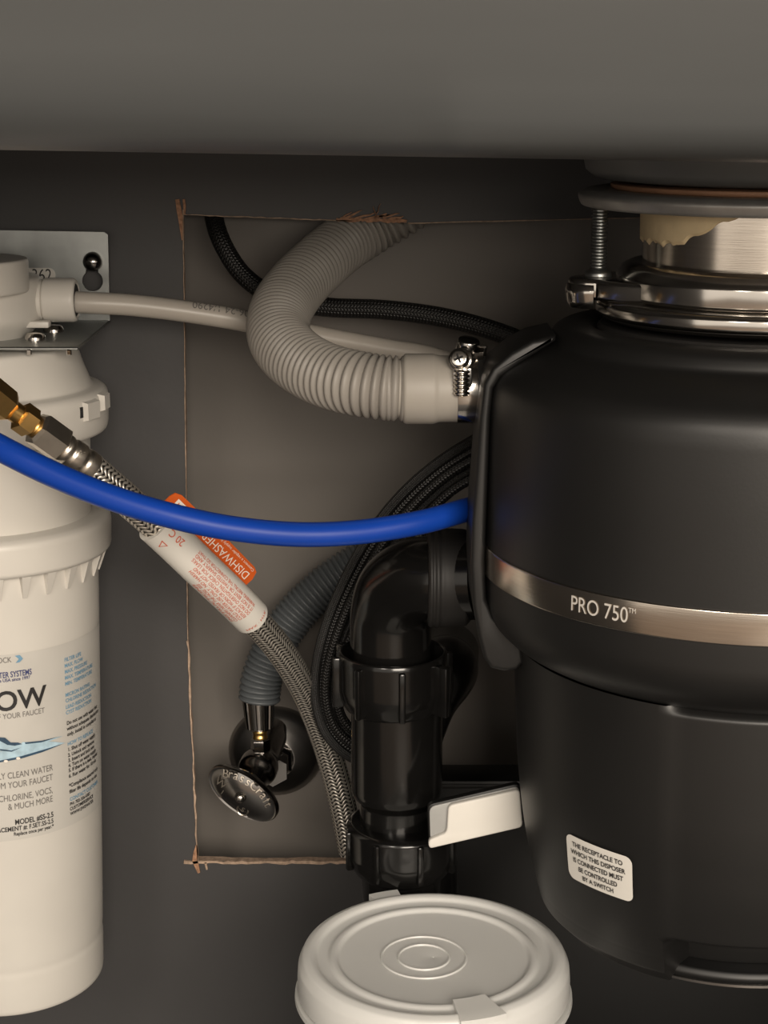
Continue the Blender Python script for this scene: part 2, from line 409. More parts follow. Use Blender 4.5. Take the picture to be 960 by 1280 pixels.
L = jline((229, 268), (440, 276), 26, 0.5); strip(L, [random.uniform(0.6, 1.5) for _ in L])
L = jline((510, 279), (800, 272), 14, 0.3); strip(L, [random.uniform(0.8, 1.6) for _ in L])
L = jline((231, 1077), (436, 1077), 26, 1.0); strip(L, [random.uniform(2.2, 4.2) for _ in L])
L = jline((420, 274), (508, 276), 22, 1.0); strip(L, [random.uniform(3, 6) for _ in L], 'splinter')
strip([(222, 249), (224, 262), (226, 272), (227, 285), (228, 300)], [5, 6, 6, 4, 1], 'splinter'); strip([(230, 249), (231, 258), (231, 268)], [3, 3, 2], 'splinter')
strip([(246, 1055), (245, 1065), (244, 1075), (249, 1090)], [1.5, 6, 7, 3], 'splinter'); strip([(257, 1077), (259, 1086)], [3, 2])
for a, b, w in (((430, 273), (453, 262), 3), ((440, 274), (470, 266), 3), ((452, 275), (488, 268), 3.5), ((468, 274), (476, 254), 1.2), ((472, 272), (466, 258), 1),
                ((478, 272), (500, 266), 3), ((484, 275), (505, 270), 4), ((492, 276), (509, 274), 4), ((425, 273), (440, 265), 2), ((474, 272), (484, 266), 3)):
    strip(jline(a, b, 4, 0.8), [w, w, w * 0.8, w * 0.6, 0.5], 'splinter', th=0.002)

# ============================================================ sink
def sink():
    cx, cy = 0.05, 0.668; hx, hy, rc = 0.395, 0.198, 0.055
    dx, dy = P(950.5, 300, 0.715).x, 0.715; zo = PZ(227, 0.715) - (H - 0.049) - 0.0000
    prof = [(0, H + 0.150), (0.002, H + 0.06), (0.004, H + 0.025)]
    for k in range(1, 9):
        a = rad(90 * k / 8 * 0.97); prof.append((0.004 + 0.045 * (1 - math.cos(a)), H + 0.025 - 0.0572 * math.sin(a)))
    V, Fc = [], []; loops = []
    def loop(o):
        out = []
        r = max(rc - o * 0.5, 0.02)
        for x, y in rrect(cx - hx + o, cx + hx - o, cy - hy + o, cy + hy - o, r, 10): out.append((x, y))
        # extra points along the long sides
        res = []
        for i in range(len(out)):
            a, b = Vector(out[i]), Vector(out[(i + 1) % len(out)]); k = 150 if (b - a).length > 0.4 else 24 if (b - a).length > 0.1 else 1
            for j in range(k): res.append(a.lerp(b, j / k))
        return res
    slope = lambda x: -0.016 * (x - 0.0) if x < dx else -0.016 * dx + 0.01 * (x - dx)
    for o, z in prof:
        k = min(max((0.049 - (z - H)) / 0.07, 0), 1)
        pad = sstep(H + 0.004, H + 0.0025, z + zo + 0.004) if o < 0.04 else 0      # sound-deadening pad stuck low on the front wall
        x0 = P(560, 150, 0.48).x
        loops.append([Vector((p.x, p.y - (0.0022 * pad * sstep(x0 - 0.003, x0 + 0.003, p.x) if p.y < cy - 0.1 else 0), z + zo + slope(p.x) * k)) for p in loop(o)])
    last = loops[-1]
    for t in (0.1, 0.25, 0.45, 0.65, 0.8):
        L = []
        for p in last:
            d = Vector((dx, dy)) - Vector((p.x, p.y)); rr = 0.074; q = Vector((p.x, p.y)) + d * (1 - rr / d.length) * (t / 0.8)
            L.append(Vector((q.x, q.y, p.z * (1 - t / 0.8) + (H + zo - 0.033) * (t / 0.8))))
        loops.append(L)
    for rr, z in ((0.0705, -0.0345), (0.0680, -0.039), (0.0668, -0.0445), (0.063, -0.0475), (0.050, -0.049)):
        L = []
        for p in last:
            d = (Vector((p.x, p.y)) - Vector((dx, dy))).normalized(); L.append(Vector((dx + d.x * rr, dy + d.y * rr, H + zo + z)))
        loops.append(L)
    n = len(last)
    for L in loops: V += L
    for i in range(len(loops) - 1):
        for k in range(n): Fc.append((i * n + k, i * n + (k + 1) % n, (i + 1) * n + (k + 1) % n, (i + 1) * n + k))
    o = mesh_obj('kitchen_sink', V, Fc, M['sink'], sharp=60)
    return tag(o, 'grey underside of the kitchen sink basin across the top of the photo', 'sink')
sink()

# ============================================================ garbage disposer
YA = 0.715; XA = P(950.5, 300, YA).x
def dz(v): return PZ(v, YA)
def dp(l): return [(XA - P(u, v, YA).x, dz(v)) for u, v in l]
def surf_map(xa, ya, rf, th0, z0, off):
    rr = rf(z0)
    def f(x, y):
        th = th0 + x / rr; z = z0 + y; r = rf(z) + off
        return Vector((xa + r * math.sin(th), ya - r * math.cos(th), z))
    return f
def patch(f, x0, x1, z0, z1, rc, nx=28, nz=3):
    V, Fc = [], []
    for i in range(nx + 1):
        x = x0 + (x1 - x0) * (1 - math.cos(math.pi * i / nx)) / 2; e = min(x - x0, x1 - x); ins = 0
        if e < rc: ins = rc - math.sqrt(max(rc * rc - (rc - e)**2, 0))
        for j in range(nz + 1): V.append(f(x, z0 + ins + (z1 - z0 - 2 * ins) * j / nz))
    m = nz + 1
    for i in range(nx):
        for j in range(nz): Fc.append((i * m + j, (i + 1) * m + j, (i + 1) * m + j + 1, i * m + j + 1))
    return V, Fc
def put_text(f, items, bold=0.0):
    """items: (text, x, y, width, height, align) on a mapped surface"""
    parts = []
    for s, x, y, w, h, al in items:
        v, q = fit_text(s, w, h, al, bold); parts.append(([f(a + x, b + y) for a, b in v], q))
    return join(*parts)

disp = empty('garbage_disposer', (XA, YA, dz(1225)), 'large black garbage disposer with a brushed steel band reading PRO 750', 'disposer')
sh = rounded(dp([(800, 420), (752, 416), (745, 412), (738, 405), (722, 403), (704, 405), (694, 411), (689, 419), (685, 428), (668, 434), (640, 446), (620, 459), (611, 474), (608, 492), (606, 560), (604.5, 640), (603, 705), (604, 745), (612, 768), (630, 786), (655, 800), (690, 806)]), 0.004, 4)
mesh_obj('upper_housing', *lathe(sh, (XA, YA), 128), M['black_shell'], disp, sharp=50)
RB = XA - P(604, 720, YA).x
mesh_obj('top_gasket', *lathe([(0.03, dz(408)), (XA - P(752, 404, YA).x, dz(404)), (XA - P(747, 409, YA).x, dz(409)), (XA - P(747, 416, YA).x, dz(416))], (XA, YA), 96), M['rubber'], disp)
_, zb1 = ray_cyl(773, 746, XA, YA, RB); _, zb0 = ray_cyl(773, 787, XA, YA, RB)
band = mesh_obj('trim_band', *lathe(rounded([(RB - 0.002, zb0), (RB + 0.0012, zb0), (RB + 0.0012, zb1), (RB - 0.002, zb1)], 0.0006), (XA, YA), 160, cap=False), M['steel'], disp)
tA, zA = ray_cyl(716, 765, XA, YA, RB); tB, _ = ray_cyl(786, 780, XA, YA, RB)
fm_ = surf_map(XA, YA, lambda z: RB + 0.0012, tA, zb0, 0.0003)
wT = (tB - tA) * RB; hb = zb1 - zb0
mesh_obj('lettering', *put_text(fm_, [('PRO 750', 0, hb * 0.30, wT, hb * 0.47, 'LEFT'), ('TM', wT + 0.0006, hb * 0.62, wT * 0.12, hb * 0.15, 'LEFT')]), M['etched'], band, flat=True)

# lower housing: one surface, left part proud of the rest, bottom cut higher on the right
low = [(643, 800), (644, 850), (647, 950), (654, 1020), (664, 1075), (680, 1125), (700, 1165)]
lowp = dp(low)
thL, zlobe = ray_cyl(836, 1236, XA, YA, 0.078); thT, zcore = ray_cyl(900, 1182, XA, YA, 0.076)
lowp = [q for q in lowp if q[1] > zlobe + 0.012]; lowp.append((lowp[-1][0] - 0.004, zlobe + 0.006)); lowp.append((lowp[-1][0] - 0.006, zlobe))
lowp.append((0.05, zlobe - 0.002)); 
def rlow(z):
    for (r0, z0), (r1, z1) in zip(lowp, lowp[1:]):
        if z <= z0 and z >= z1: return r0 + (r1 - r0) * (z0 - z) / max(z0 - z1, 1e-9)
    return lowp[0][0] if z > lowp[0][1] else lowp[-1][0]
_, ztop = ray_cyl(880, 858, XA, YA, 0.085)
def lower_grid():
    zs = [dz(796) + (zlobe - 0.002 - dz(796)) * k / 180 for k in range(181)]
    prof = [(sum(rlow(min(max(z + 0.0015 * q, zlobe - 0.002), dz(800))) for q in range(-5, 6)) / 11 if z > zlobe + 0.012 else rlow(z), z) for z in zs]
    V, Fc, n = [], [], 192
    thE = ray_cyl(842, 1000, XA, YA, 0.085)[0]
    for r, z in prof:
        for k in range(n):
            th = -math.pi + 2 * math.pi * k / n
            lobe = sstep(thE + rad(1.2), thE - rad(1.2), th) * sstep(rad(-178), rad(-160), th)
            lobe = max(lobe, sstep(rad(75), rad(78), th) * sstep(rad(130), rad(120), th))
            rr = r - (1 - lobe) * (0.0008 + 0.007 * sstep(ztop - 0.011, ztop - 0.005, z) * (1 - sstep(ztop - 0.001, ztop + 0.001, z)))
            rr -= (1 - lobe) * 0.016 * sstep(zcore + 0.003, zcore - 0.003, z)
            V.append(Vector((XA + rr * math.sin(th), YA - rr * math.cos(th), z)))
    for i in range(len(prof) - 1):
        for k in range(n): Fc.append((i * n + k, i * n + (k + 1) % n, (i + 1) * n + (k + 1) % n, (i + 1) * n + k))
    Fc.append(tuple(range(180 * n, 181 * n)))
    return V, Fc
mesh_obj('lower_housing', *lower_grid(), M['black_shell'], disp, sharp=50)
mesh_obj('base_plate', *lathe(rounded([(0.02, zlobe + 0.001), (0.0690, zlobe + 0.001), (0.0700, zlobe + 0.0035), (0.0685, zlobe + 0.006), (0.055, zlobe + 0.006)], 0.001), (XA, YA), 96), M['black_base'], disp)
mesh_obj('base_rim', *lathe([(0.0695, zlobe + 0.0008), (0.0708, zlobe + 0.0008), (0.0708, zlobe + 0.0018), (0.0695, zlobe + 0.0018)], (XA, YA), 96, cap=False), M['dark_chrome'], disp)
# side rail of the rear shell with its lower lobe
spine = [(694, 417), (664, 424), (638, 439), (615, 458), (604, 478), (599, 520), (594, 590), (589, 650), (587, 705), (590, 757), (597, 795), (604, 822), (612, 834), (630, 838), (646, 836), (655, 826), (652, 806), (636, 787), (616, 769), (607, 748), (605, 700), (608, 620), (612, 520), (616, 484), (625, 470), (650, 452), (694, 424)]
mesh_obj('side_rail', *prism(pxpoly([(u + 1, v + 2) for u, v in spine], 0.698), 0.698, 0.736, 0.0018, 3), M['black_shell'], disp, sharp=60)
# warning sticker
rS = rlow(ray_cyl(750, 1085, XA, YA, 0.083)[1])
t0, z0s = ray_cyl(711, 1075, XA, YA, rS); t1, z1s = ray_cyl(792, 1097, XA, YA, rS)
_, zt = ray_cyl(752, 1057, XA, YA, rS); _, zb = ray_cyl(752, 1116, XA, YA, rS)
sm = surf_map(XA, YA, rlow, (t0 + t1) / 2, (zt + zb) / 2, 0.0006); hw = (t1 - t0) / 2 * rS; hh = (zt - zb) / 2
stk = mesh_obj('warning_sticker', *patch(sm, -hw, hw, -hh, hh, 0.003), M['white_sticker'], disp); stk['label'] = 'white warning sticker'
sm2 = surf_map(XA, YA, rlow, (t0 + t1) / 2, (zt + zb) / 2, 0.0010)
lines = [('THE RECEPTACLE TO', 1.52), ('WHICH THIS DISPOSER', 1.66), ('IS CONNECTED MUST', 1.52), ('BE CONTROLLED', 1.18), ('BY A SWITCH', 0.95)]
its = [(s, 0, hh * (0.56 - 0.345 * i), hw * w, hh * 0.21, 'CENTER') for i, (s, w) in enumerate(lines)]
mesh_obj('lettering', *put_text(sm2, its, 0.022), M['black_ink'], stk, flat=True)
# dishwasher inlet nipple and discharge flange on the left side
yI = 0.735
inM = axis_matrix(P(592, 487, yI), (1, 0, 0))
mesh_obj('inlet_nipple', *lathe(rounded([(0.009, -0.008), (0.0115, -0.008), (0.0115, 0.0), (0.0140, 0.001), (0.0140, 0.02)], 0.0008), M=inM, seg=48), M['black_shell'], disp)

# ============================================================ sink flange and mount
fl = empty('sink_flange', (XA, YA, dz(335)), 'steel drain neck and cast support ring under the sink, smeared with cream putty', 'sink flange')
RN = XA - P(805, 300, YA).x
mesh_obj('neck', *lathe([(RN, dz(345)), (RN, dz(236)), (RN - 0.003, dz(236))], (XA, YA), 96, cap=False), M['steel'], fl)
RF = XA - P(725, 246, YA).x
mesh_obj('support_ring', *lathe(rounded([(RN + 0.001, dz(257)), (RF - 0.006, dz(258)), (RF - 0.001, dz(257)), (RF, dz(250)), (RF + 0.0006, dz(242)), (RF - 0.003, dz(236)), (RF - 0.012, dz(236)), (RN + 0.001, dz(236))], 0.0012), (XA, YA), 128, cap=False), M['cast'], fl)
mesh_obj('gasket', *lathe(rounded([(RN + 0.002, dz(236)), (RF - 0.012, dz(236)), (RF - 0.0115, dz(229)), (RN + 0.002, dz(228))], 0.001), (XA, YA), 96, cap=False), M['copper_gasket'], fl)
def putty():
    V, Fc = [], []; th0 = rad(-100); th1 = rad(-12); n = 70; zt = dz(256)
    ph = [random.random() * 6 for _ in range(4)]
    for i in range(n + 1):
        t = i / n; th = th0 + (th1 - th0) * t
        d = 0.0130 * (1 - sstep(0.45, 1.0, t)) + 0.0006 * math.sin(40 * t + ph[0]) + 0.0008 * max(0, math.sin(75 * t + ph[1])) * (1 if t < 0.6 else 0.3)
        d = max(d, 0.0004)
        for k, (off, q) in enumerate(((0.0, 0), (0.0014, 0), (0.0012, 0.9), (0.0, 1.0))):
            r = RN + off; V.append(Vector((XA + r * math.sin(th), YA - r * math.cos(th), zt - d * q)))
    for i in range(n):
        for k in range(3): Fc.append((i * 4 + k, (i + 1) * 4 + k, (i + 1) * 4 + k + 1, i * 4 + k + 1))
    return V, Fc
mesh_obj('putty', *putty(), M['putty'], fl)['label'] = 'cream smear of plumber\'s putty'
def bolt_mesh(x, y, z0, z1, r, pitch, head):
    prof = [(r * 0.8, z0)]; z = z0
    while z < z1: prof += [(r * 0.78, z + pitch * 0.15), (r, z + pitch * 0.5), (r * 0.78, z + pitch * 0.85)]; z += pitch
    return lathe(prof, (x, y), 24)
RM = XA - P(749, 300, YA).x
for k, a in enumerate((-90, 30, 150)):
    bx, by = XA + RM * math.sin(rad(a)), YA - RM * math.cos(rad(a))
    b = mesh_obj('mounting_bolt', *bolt_mesh(bx, by, dz(350), dz(252), PX(11, 749, 300, YA), 0.00125, 0), M['galv'], fl)
    mesh_obj('bolt_collar', *lathe(rounded([(0.003, dz(347)), (0.0052, dz(346)), (0.0050, dz(340)), (0.0038, dz(337))], 0.0006), (bx, by), 24), M['galv'], b)
# upper mounting ring with three lugs, lower swivel ring below
zr = dz
ring = mesh_obj('mounting_ring', *lathe(rounded([(RN - 0.001, zr(328)), (RN + 0.004, zr(326)), (RN + 0.0075, zr(331)), (RN + 0.009, zr(338)), (RN + 0.010, zr(344)), (RN + 0.010, zr(368)), (RN + 0.008, zr(372)), (RN - 0.001, zr(372))], 0.001), (XA, YA), 128, cap=False), M['chrome'], fl)
for a in (-90, 30, 150):
    Mz = Matrix.Translation((XA, YA, 0)) @ Matrix.Rotation(rad(a), 4, 'Z')
    # lug outline in plan: local -y outward
    w = 0.0105; out = [(-0.020, -RN - 0.002), (-0.016, -RN - 0.010)] 
    out = [(-0.034, -RN + 0.012), (-0.020, -RN - 0.012), (-w, -RM - 0.002)] + [(-w * math.cos(rad(t)), -RM - 0.001 - w * math.sin(rad(t))) for t in range(15, 180, 15)] + [(w, -RM - 0.002), (0.020, -RN - 0.012), (0.034, -RN + 0.012)]
    V, Fc = prism(out, 0, 1, 0)
    h = zr(346) - zr(372)
    pv, pf = prism([(x, y) for x, y in out], -zr(346), -zr(346) + h, 0.0016, 3)
    V = [Mz @ Vector((q.x, q.z, -q.y)) for q in pv]
    mesh_obj('lug', V, pf, M['chrome'], ring)
    mesh_obj('lug_hook', *lathe(rounded([(0.0045, zr(352)), (w + 0.0002, zr(352)), (w + 0.0012, zr(362)), (w + 0.0004, zr(376)), (w - 0.001, zr(384)), (w - 0.0025, zr(380)), (w - 0.002, zr(366))], 0.001), M=Mz @ Matrix.Translation((0, -RM - 0.001, 0)), seg=24, a0=rad(-80), a1=rad(80)), M['chrome'], ring)
R2 = XA - P(745, 392, YA).x
mesh_obj('swivel_ring', *lathe(rounded([(RN + 0.002, zr(371)), (R2 - 0.003, zr(371)), (R2, zr(374)), (R2, zr(391)), (R2 - 0.004, zr(398)), (RN + 0.002, zr(398))], 0.0015), (XA, YA), 128, cap=False), M['chrome'], fl)

# ============================================================ water filter
YF = 0.82; XF = P(5.6, 1050, YF).x
def fz(v): return PZ(v, YF)
def fp(l): return [(P(u, v, YF).x - XF, fz(v)) for u, v in l]
filt = empty('water_filter', (XF, YF, fz(1215)), 'tall white water filter cartridge hanging on a steel bracket at the left', 'water filter')
head = [(20, 338), (26, 340), (50, 347), (53, 360), (54, 395), (50, 403), (40, 415), (34, 423), (32, 432)]
mesh_obj('head', *lathe(rounded(fp(head), 0.002), (XF, YF), 96), M['white'], filt)
cone = [(86, 428), (94, 431), (96, 438), (103, 458), (111, 476), (113, 482), (126, 484), (132, 489), (134, 498), (134, 528), (132, 537), (113, 543), (60, 544)]
mesh_obj('bayonet_collar', *lathe(rounded(fp(cone), 0.002), (XF, YF), 128), M['white'], filt)
up = [(111, 535), (111.5, 600), (113, 645)]
mesh_obj('upper_sleeve', *lathe(fp(up), (XF, YF), 128), M['white'], filt)
rg = [(108, 639), (118, 640), (130, 642), (136, 646), (137.5, 651), (137.5, 682), (134, 686), (122, 687), (110, 687)]
mesh_obj('threaded_ring', *lathe(rounded(fp(rg), 0.0015), (XF, YF), 128), M['white'], filt)
bd = [(121, 685), (122, 740), (124, 900), (126, 1040), (127, 1120), (127, 1155), (126.5, 1162), (127.5, 1168), (128, 1190), (128, 1209), (126.5, 1213), (100, 1214)]
bdp = fp(bd)
cart = mesh_obj('cartridge', *lathe(rounded(bdp, 0.0015), (XF, YF), 128), M['white'], filt)
def rbd(z):
    for (r0, z0), (r1, z1) in zip(bdp, bdp[1:]):
        if z <= z0 and z >= z1: return r0 + (r1 - r0) * (z0 - z) / max(z0 - z1, 1e-9)
    return bdp[0][0]
# fins under the threaded ring
rr0 = P(133, 693, YF).x - XF; rr1 = P(121, 700, YF).x - XF; zt0 = fz(686); fh = fz(686) - fz(714)
fv = [(-0.0021, -rr0, 0), (0.0021, -rr0, 0), (0.0021, -rr1 + 0.002, 0), (-0.0021, -rr1 + 0.002, 0), (-0.0009, -rr1 - 0.0006, -fh), (0.0009, -rr1 - 0.0006, -fh), (0.0009, -rr1 + 0.002, -fh), (-0.0009, -rr1 + 0.002, -fh)]
ff = [(0, 1, 2, 3), (0, 4, 5, 1), (1, 5, 6, 2), (2, 6, 7, 3), (3, 7, 4, 0), (4, 7, 6, 5)]
fme = bpy.data.meshes.new('fin'); fme.from_pydata(fv, [], ff); fme.materials.append(M['white'])
for k in range(28):
    o = bpy.data.objects.new('fin', fme); link(o, filt); o.location = Vector((XF, YF, zt0)) - WL[filt]; o.rotation_euler = (0, 0, 2 * math.pi * (k + 0.35) / 28)
# locking latch on the collar
rC = P(134, 510, YF).x - XF
la, lz = ray_cyl(112, 513, XF, YF, rC)
lm = surf_map(XF, YF, lambda z: rC, la, lz, 0)
def raised(f0, f1, x0, x1, z0, z1):
    V = [f0(x0, z0), f0(x1, z0), f0(x1, z1), f0(x0, z1), f1(x0 + 0.0008, z0 + 0.0008), f1(x1 - 0.0008, z0 + 0.0008), f1(x1 - 0.0008, z1 - 0.0008), f1(x0 + 0.0008, z1 - 0.0008)]
    return V, [(0, 1, 5, 4), (1, 2, 6, 5), (2, 3, 7, 6), (3, 0, 4, 7), (4, 5, 6, 7)]
lo_, hi_ = surf_map(XF, YF, lambda z: rC, la, lz, -0.001), surf_map(XF, YF, lambda z: rC, la, lz, 0.0022)
mesh_obj('latch', *raised(lo_, hi_, -0.005, 0.006, -0.0045, 0.0045), M['white'], filt)
mesh_obj('latch', *raised(lo_, hi_, 0.010, 0.019, -0.0025, 0.0055), M['white'], filt)
mesh_obj('latch_slot', *raised(lo_, surf_map(XF, YF, lambda z: rC, la, lz, 0.0004), -0.0078, -0.0046, -0.003, 0.003), M['hole'], filt)
# head block, port and quick-connect collar
bz = (fz(326) + fz(372)) / 2
yk = YF - 0.016; rk = P(35, 350, yk).x - XF
mesh_obj('head_block', *lathe(rounded([(0.002, P(17, 329, yk - 0.02).z), (rk, P(17, 329, yk - 0.02).z), (rk, P(17, 372, yk - 0.02).z), (0.002, P(17, 372, yk - 0.02).z)], 0.0015), (XF, yk), 96), M['white'], filt)
mesh_obj('head_boss', *bbox_mesh((P(62, 392, 0.81).x - 0.006, 0.81, P(62, 405, 0.81).z), (0.012, 0.006, 0.003), 0.0008), M['white'], filt)
port = axis_matrix((XF, YF, fz(375)), (1, 0, 0)); X = lambda u: P(u, 375, YF).x - XF
pr = PX(27.5, 75, 375, YF)
mesh_obj('port', *lathe(rounded([(pr * 0.9, 0.01), (pr * 0.93, X(40)), (pr * 0.93, X(54.5))], 0.001), M=port, seg=48), M['white'], filt)
qc = mesh_obj('port_collar', *lathe(rounded([(pr * 0.90, X(54.5)), (pr, X(56.5)), (pr, X(92)), (pr * 0.93, X(96)), (pr * 0.78, X(96.5)), (pr * 0.74, X(93))], 0.001), M=port, seg=48), M['white'], filt)
mesh_obj('port_seal', *lathe([(0.002, X(93)), (pr * 0.75, X(93)), (pr * 0.72, X(95.5)), (0.002, X(95.5))], M=port, seg=40), M['rubber'], qc)
# label
_, zl1 = ray_cyl(70, 806, XF, YF, 0.0485); _, zl0 = ray_cyl(70, 1037, XF, YF, 0.046)
zlm = (zl0 + zl1) / 2; lab_f = surf_map(XF, YF, rbd, 0.0, zlm, 0.0004)
lab = mesh_obj('label', *patch(lab_f, -rad(100) * 0.048, rad(92) * 0.048, zl0 - zlm, zl1 - zlm, 0.001, 60, 6), M['paper_grey'], cart); lab['label'] = 'printed paper label'
def cyl_px(u, v):
    th, z = ray_cyl(u, v, XF, YF, rbd(ray_cyl(u, v, XF, YF, 0.047)[1])); return th, z
def ftext(items, name, m, bold=0.0):
    parts = []
    for s, u0, u1, v, h in items:      # baseline left/right pixel columns at row v of the left end
        thb, zb_ = cyl_px(u1 if u1 is not None else u0, v); 
        if isinstance(s, tuple):        # right aligned: (text, width in metres)
            f = surf_map(XF, YF, rbd, thb, zb_, 0.0008); t, q = fit_text(s[0], s[1], h, 'RIGHT', bold); parts.append(([f(a, b) for a, b in t], q))
        else:
            tha, za = cyl_px(u0, v); f = surf_map(XF, YF, rbd, tha, za, 0.0008); t, q = text2d(s, h * 1.38, 'LEFT', bold * h * 1.38); parts.append(([f(a * 0.9, b) for a, b in t], q))
    for q in parts:
        o = mesh_obj(name, *q, m, filt, flat=True); o.parent = lab; WL[o] = WL[filt]
ftext([(('LOCK', 0.0072), 0, 14, 827, 0.0025), (('OUT OF YOUR FAUCET', 0.0300), 0, 55, 890, 0.0025), (('DELICIOUSLY CLEAN WATER', 0.0400), 0, 65, 962, 0.0030), (('FROM YOUR FAUCET', 0.0295), 0, 65, 974, 0.0030),
       (('CHLORINE, VOCS,', 0.0245), 0, 65, 990, 0.0030), (('& MUCH MORE', 0.0205), 0, 65, 1001, 0.0030)], 'lettering', M['grey_ink'])
ftext([(('FLOW', 0.0345), 0, 57, 879, 0.0092), (('MODEL #SS-2.5', 0.0178), 0, 66, 1020, 0.0026), (('REPLACEMENT #: F.SET.SS-2.5', 0.0305), 0, 66, 1027.5, 0.0022), (('Replace once per year.*', 0.0185), 0, 66, 1033.5, 0.0018)], 'lettering', M['black_ink'], 0.018)
ftext([(('WATER SYSTEMS', 0.0185), 0, 39, 842, 0.0027), (('Made in the USA since 1997', 0.0215), 0, 37, 847.5, 0.0015)], 'lettering', M['navy_ink'], 0.015)
col = [('FILTER LIFE', 827), ('MAX. FLOW', 834.5), ('MAX. PRESSURE', 842), ('MAX. TEMPERATURE', 849.5), ('MIN. TEMPERATURE', 857), ('MICRON RATING', 871), ('CHLORINE REDUCTION', 878), ('LEAD REDUCTION', 886), ('CYST REDUCTION', 893)]
ftext([(s, 79 + (v - 827) * 0.03, None, v, 0.0018) for s, v in col] + [('HOW TO REPLACE', 83, None, 932, 0.0018), ('CONTACT CUSTOMER', 86, None, 1001, 0.0018)], 'lettering', M['blue_ink'], 0.02)
col = [('Do not use with water that', 906), ('without adequate disinfection', 913), ('only, install in compliance', 920), ('1. Shut off water supply', 939), ('2. Unlock and remove', 946), ('3. Insert and lock new', 952.5), ('4. Turn on water supply', 959), ('5. If there is a leak, repeat', 965), ('6. Run water for 10 min', 972),
       ('*Compliance assured only', 984), ('filter life depends on use', 991.5)]
ftext([(s, 82 + (v - 906) * 0.04, None, v, 0.0018) for s, v in col] + [('PH: 702-356-4387', 86, None, 1007, 0.0016), ('CUSTOMERSERVICE', 86, None, 1013, 0.0016), ('WWW.EWSWATER', 86.5, None, 1019, 0.0016)], 'lettering', M['black_ink'], 0.025)
def cyl_shape(name, polys, m, off):
    parts = []
    for pl in polys:
        q2 = []
        for i in range(len(pl)):
            a, b = Vector(pl[i]), Vector(pl[(i + 1) % len(pl)]); k = max(1, int((b - a).length / 4))
            for j in range(k): q2.append(tuple(a.lerp(b, j / k)))
        pts = [cyl_px(u, v) for u, v in q2]; v, f = fill2d([(t * 0.047, z) for t, z in pts])
        parts.append(([Vector((XF + (rbd(z) + off) * math.sin(t / 0.047), YF - (rbd(z) + off) * math.cos(t / 0.047), z)) for t, z in v], f))
    o = mesh_obj(name, *join(*parts), m, filt, flat=True); o.parent = lab; WL[o] = WL[filt]; return o
cyl_shape('printed_arrow', [[(18, 819), (24, 818), (28, 822.5), (24, 827), (19, 828), (23, 823)]], M['blue_ink'], 0.0009)
cyl_shape('printed_splash', [[(-30, 950), (-30, 922), (-18, 918), (2, 921), (10, 928), (20, 929), (27, 928)], [(-30, 951), (27, 928), (28, 945), (10, 949), (-10, 951.5)], [(27, 927), (48, 926), (78, 919), (60, 926), (80, 928), (55, 936), (28, 945)]], M['pale_blue_ink'], 0.0009)
cyl_shape('printed_splash', [[(-30, 951), (0, 949.5), (26, 944), (50, 937), (78, 928.5), (52, 939), (26, 947), (0, 951.8), (-30, 953)], [(-12, 917), (0, 920.5), (6, 921), (13, 927), (22, 927), (27, 929), (18, 931), (9, 930), (0, 925), (-12, 923)], [(30, 927), (50, 925), (70, 920.5), (50, 927), (31, 929)], [(0, 935), (14, 937), (26, 933), (14, 938.5), (0, 937)]], M['deep_blue_ink'], 0.0012)
cyl_shape('printed_droplet', [[(7 + 2.6 * math.cos(t * 0.7), 950 + 1.7 * math.sin(t * 0.7)) for t in range(9)], [(22 + 2.6 * math.cos(t * 0.7), 946.5 + 1.7 * math.sin(t * 0.7)) for t in range(9)]], M['white_ink'], 0.0015)

# ------------------------------------------------------------ bracket
br = empty('filter_bracket', P(60, 432, 0.80), 'galvanised steel bracket plate screwed to the panel behind the white filter', 'bracket')
yb = YP - 0.009
outl = pxpoly([(-40, 287), (130, 290), (135, 293), (137.5, 400), (-40, 402)], yb)
kc = P(116, 351, yb); kr = PX(13, 116, 351, yb); ks = PX(7.5, 116, 351, yb); kt = P(116, 327, yb)
key = [(kc.x + kr * math.sin(rad(a)), kc.z + kr * math.cos(rad(a))) for a in range(35, 330, 15)]
key += [(kt.x + ks * math.sin(rad(a)), kt.z + ks * math.cos(rad(a))) for a in range(-90, 91, 20)]
v2, f2 = fill2d(outl, [key]); n = len(v2)
V = [Vector((x, yb - 0.0005, z)) for x, z in v2] + [Vector((x, yb + 0.0012, z)) for x, z in v2]
Fc = list(f2) + [tuple(i + n for i in f) for f in f2]
ix = {(round(x, 6), round(z, 6)): i for i, (x, z) in enumerate(v2)}
for lp in (outl, key):
    for i in range(len(lp)):
        a = ix[(round(lp[i][0], 6), round(lp[i][1], 6))]; j = (i + 1) % len(lp); b = ix[(round(lp[j][0], 6), round(lp[j][1], 6))]; Fc.append((a, b, b + n, a + n))
plate = mesh_obj('back_plate', V, Fc, M['galv'], br, flat=True)
zs_ = P(138, 402, yb).z; xr = P(138, 402, yb).x; yf = 0.783
mesh_obj('shelf_plate', *bbox_mesh(((xr - 0.26) / 2, (yb + yf) / 2, zs_), (xr + 0.26, yb - yf, 0.0016), 0.0005, 1), M['galv'], br)
for u, v in ((67, 414), (44, 424)):
    d = ray(u, v); t = (zs_ + 0.001 - CAM.z) / d.z; p = CAM + d * t
    mesh_obj('bolt', *lathe(rounded([(0.001, 0.0032), (0.0035, 0.0028), (0.0045, 0.0012), (0.0046, -0.0005)], 0.0005), M=Matrix.Translation(p), seg=24), M['chrome'], br)
for x in (P(92, 433, yf).x, P(42, 431, yf).x):
    mesh_obj('tab', *bbox_mesh((x - 0.002, yf - 0.0003, zs_ - 0.0014), (0.0022, 0.0012, 0.0026), 0.0004, 1), M['chrome'], br)
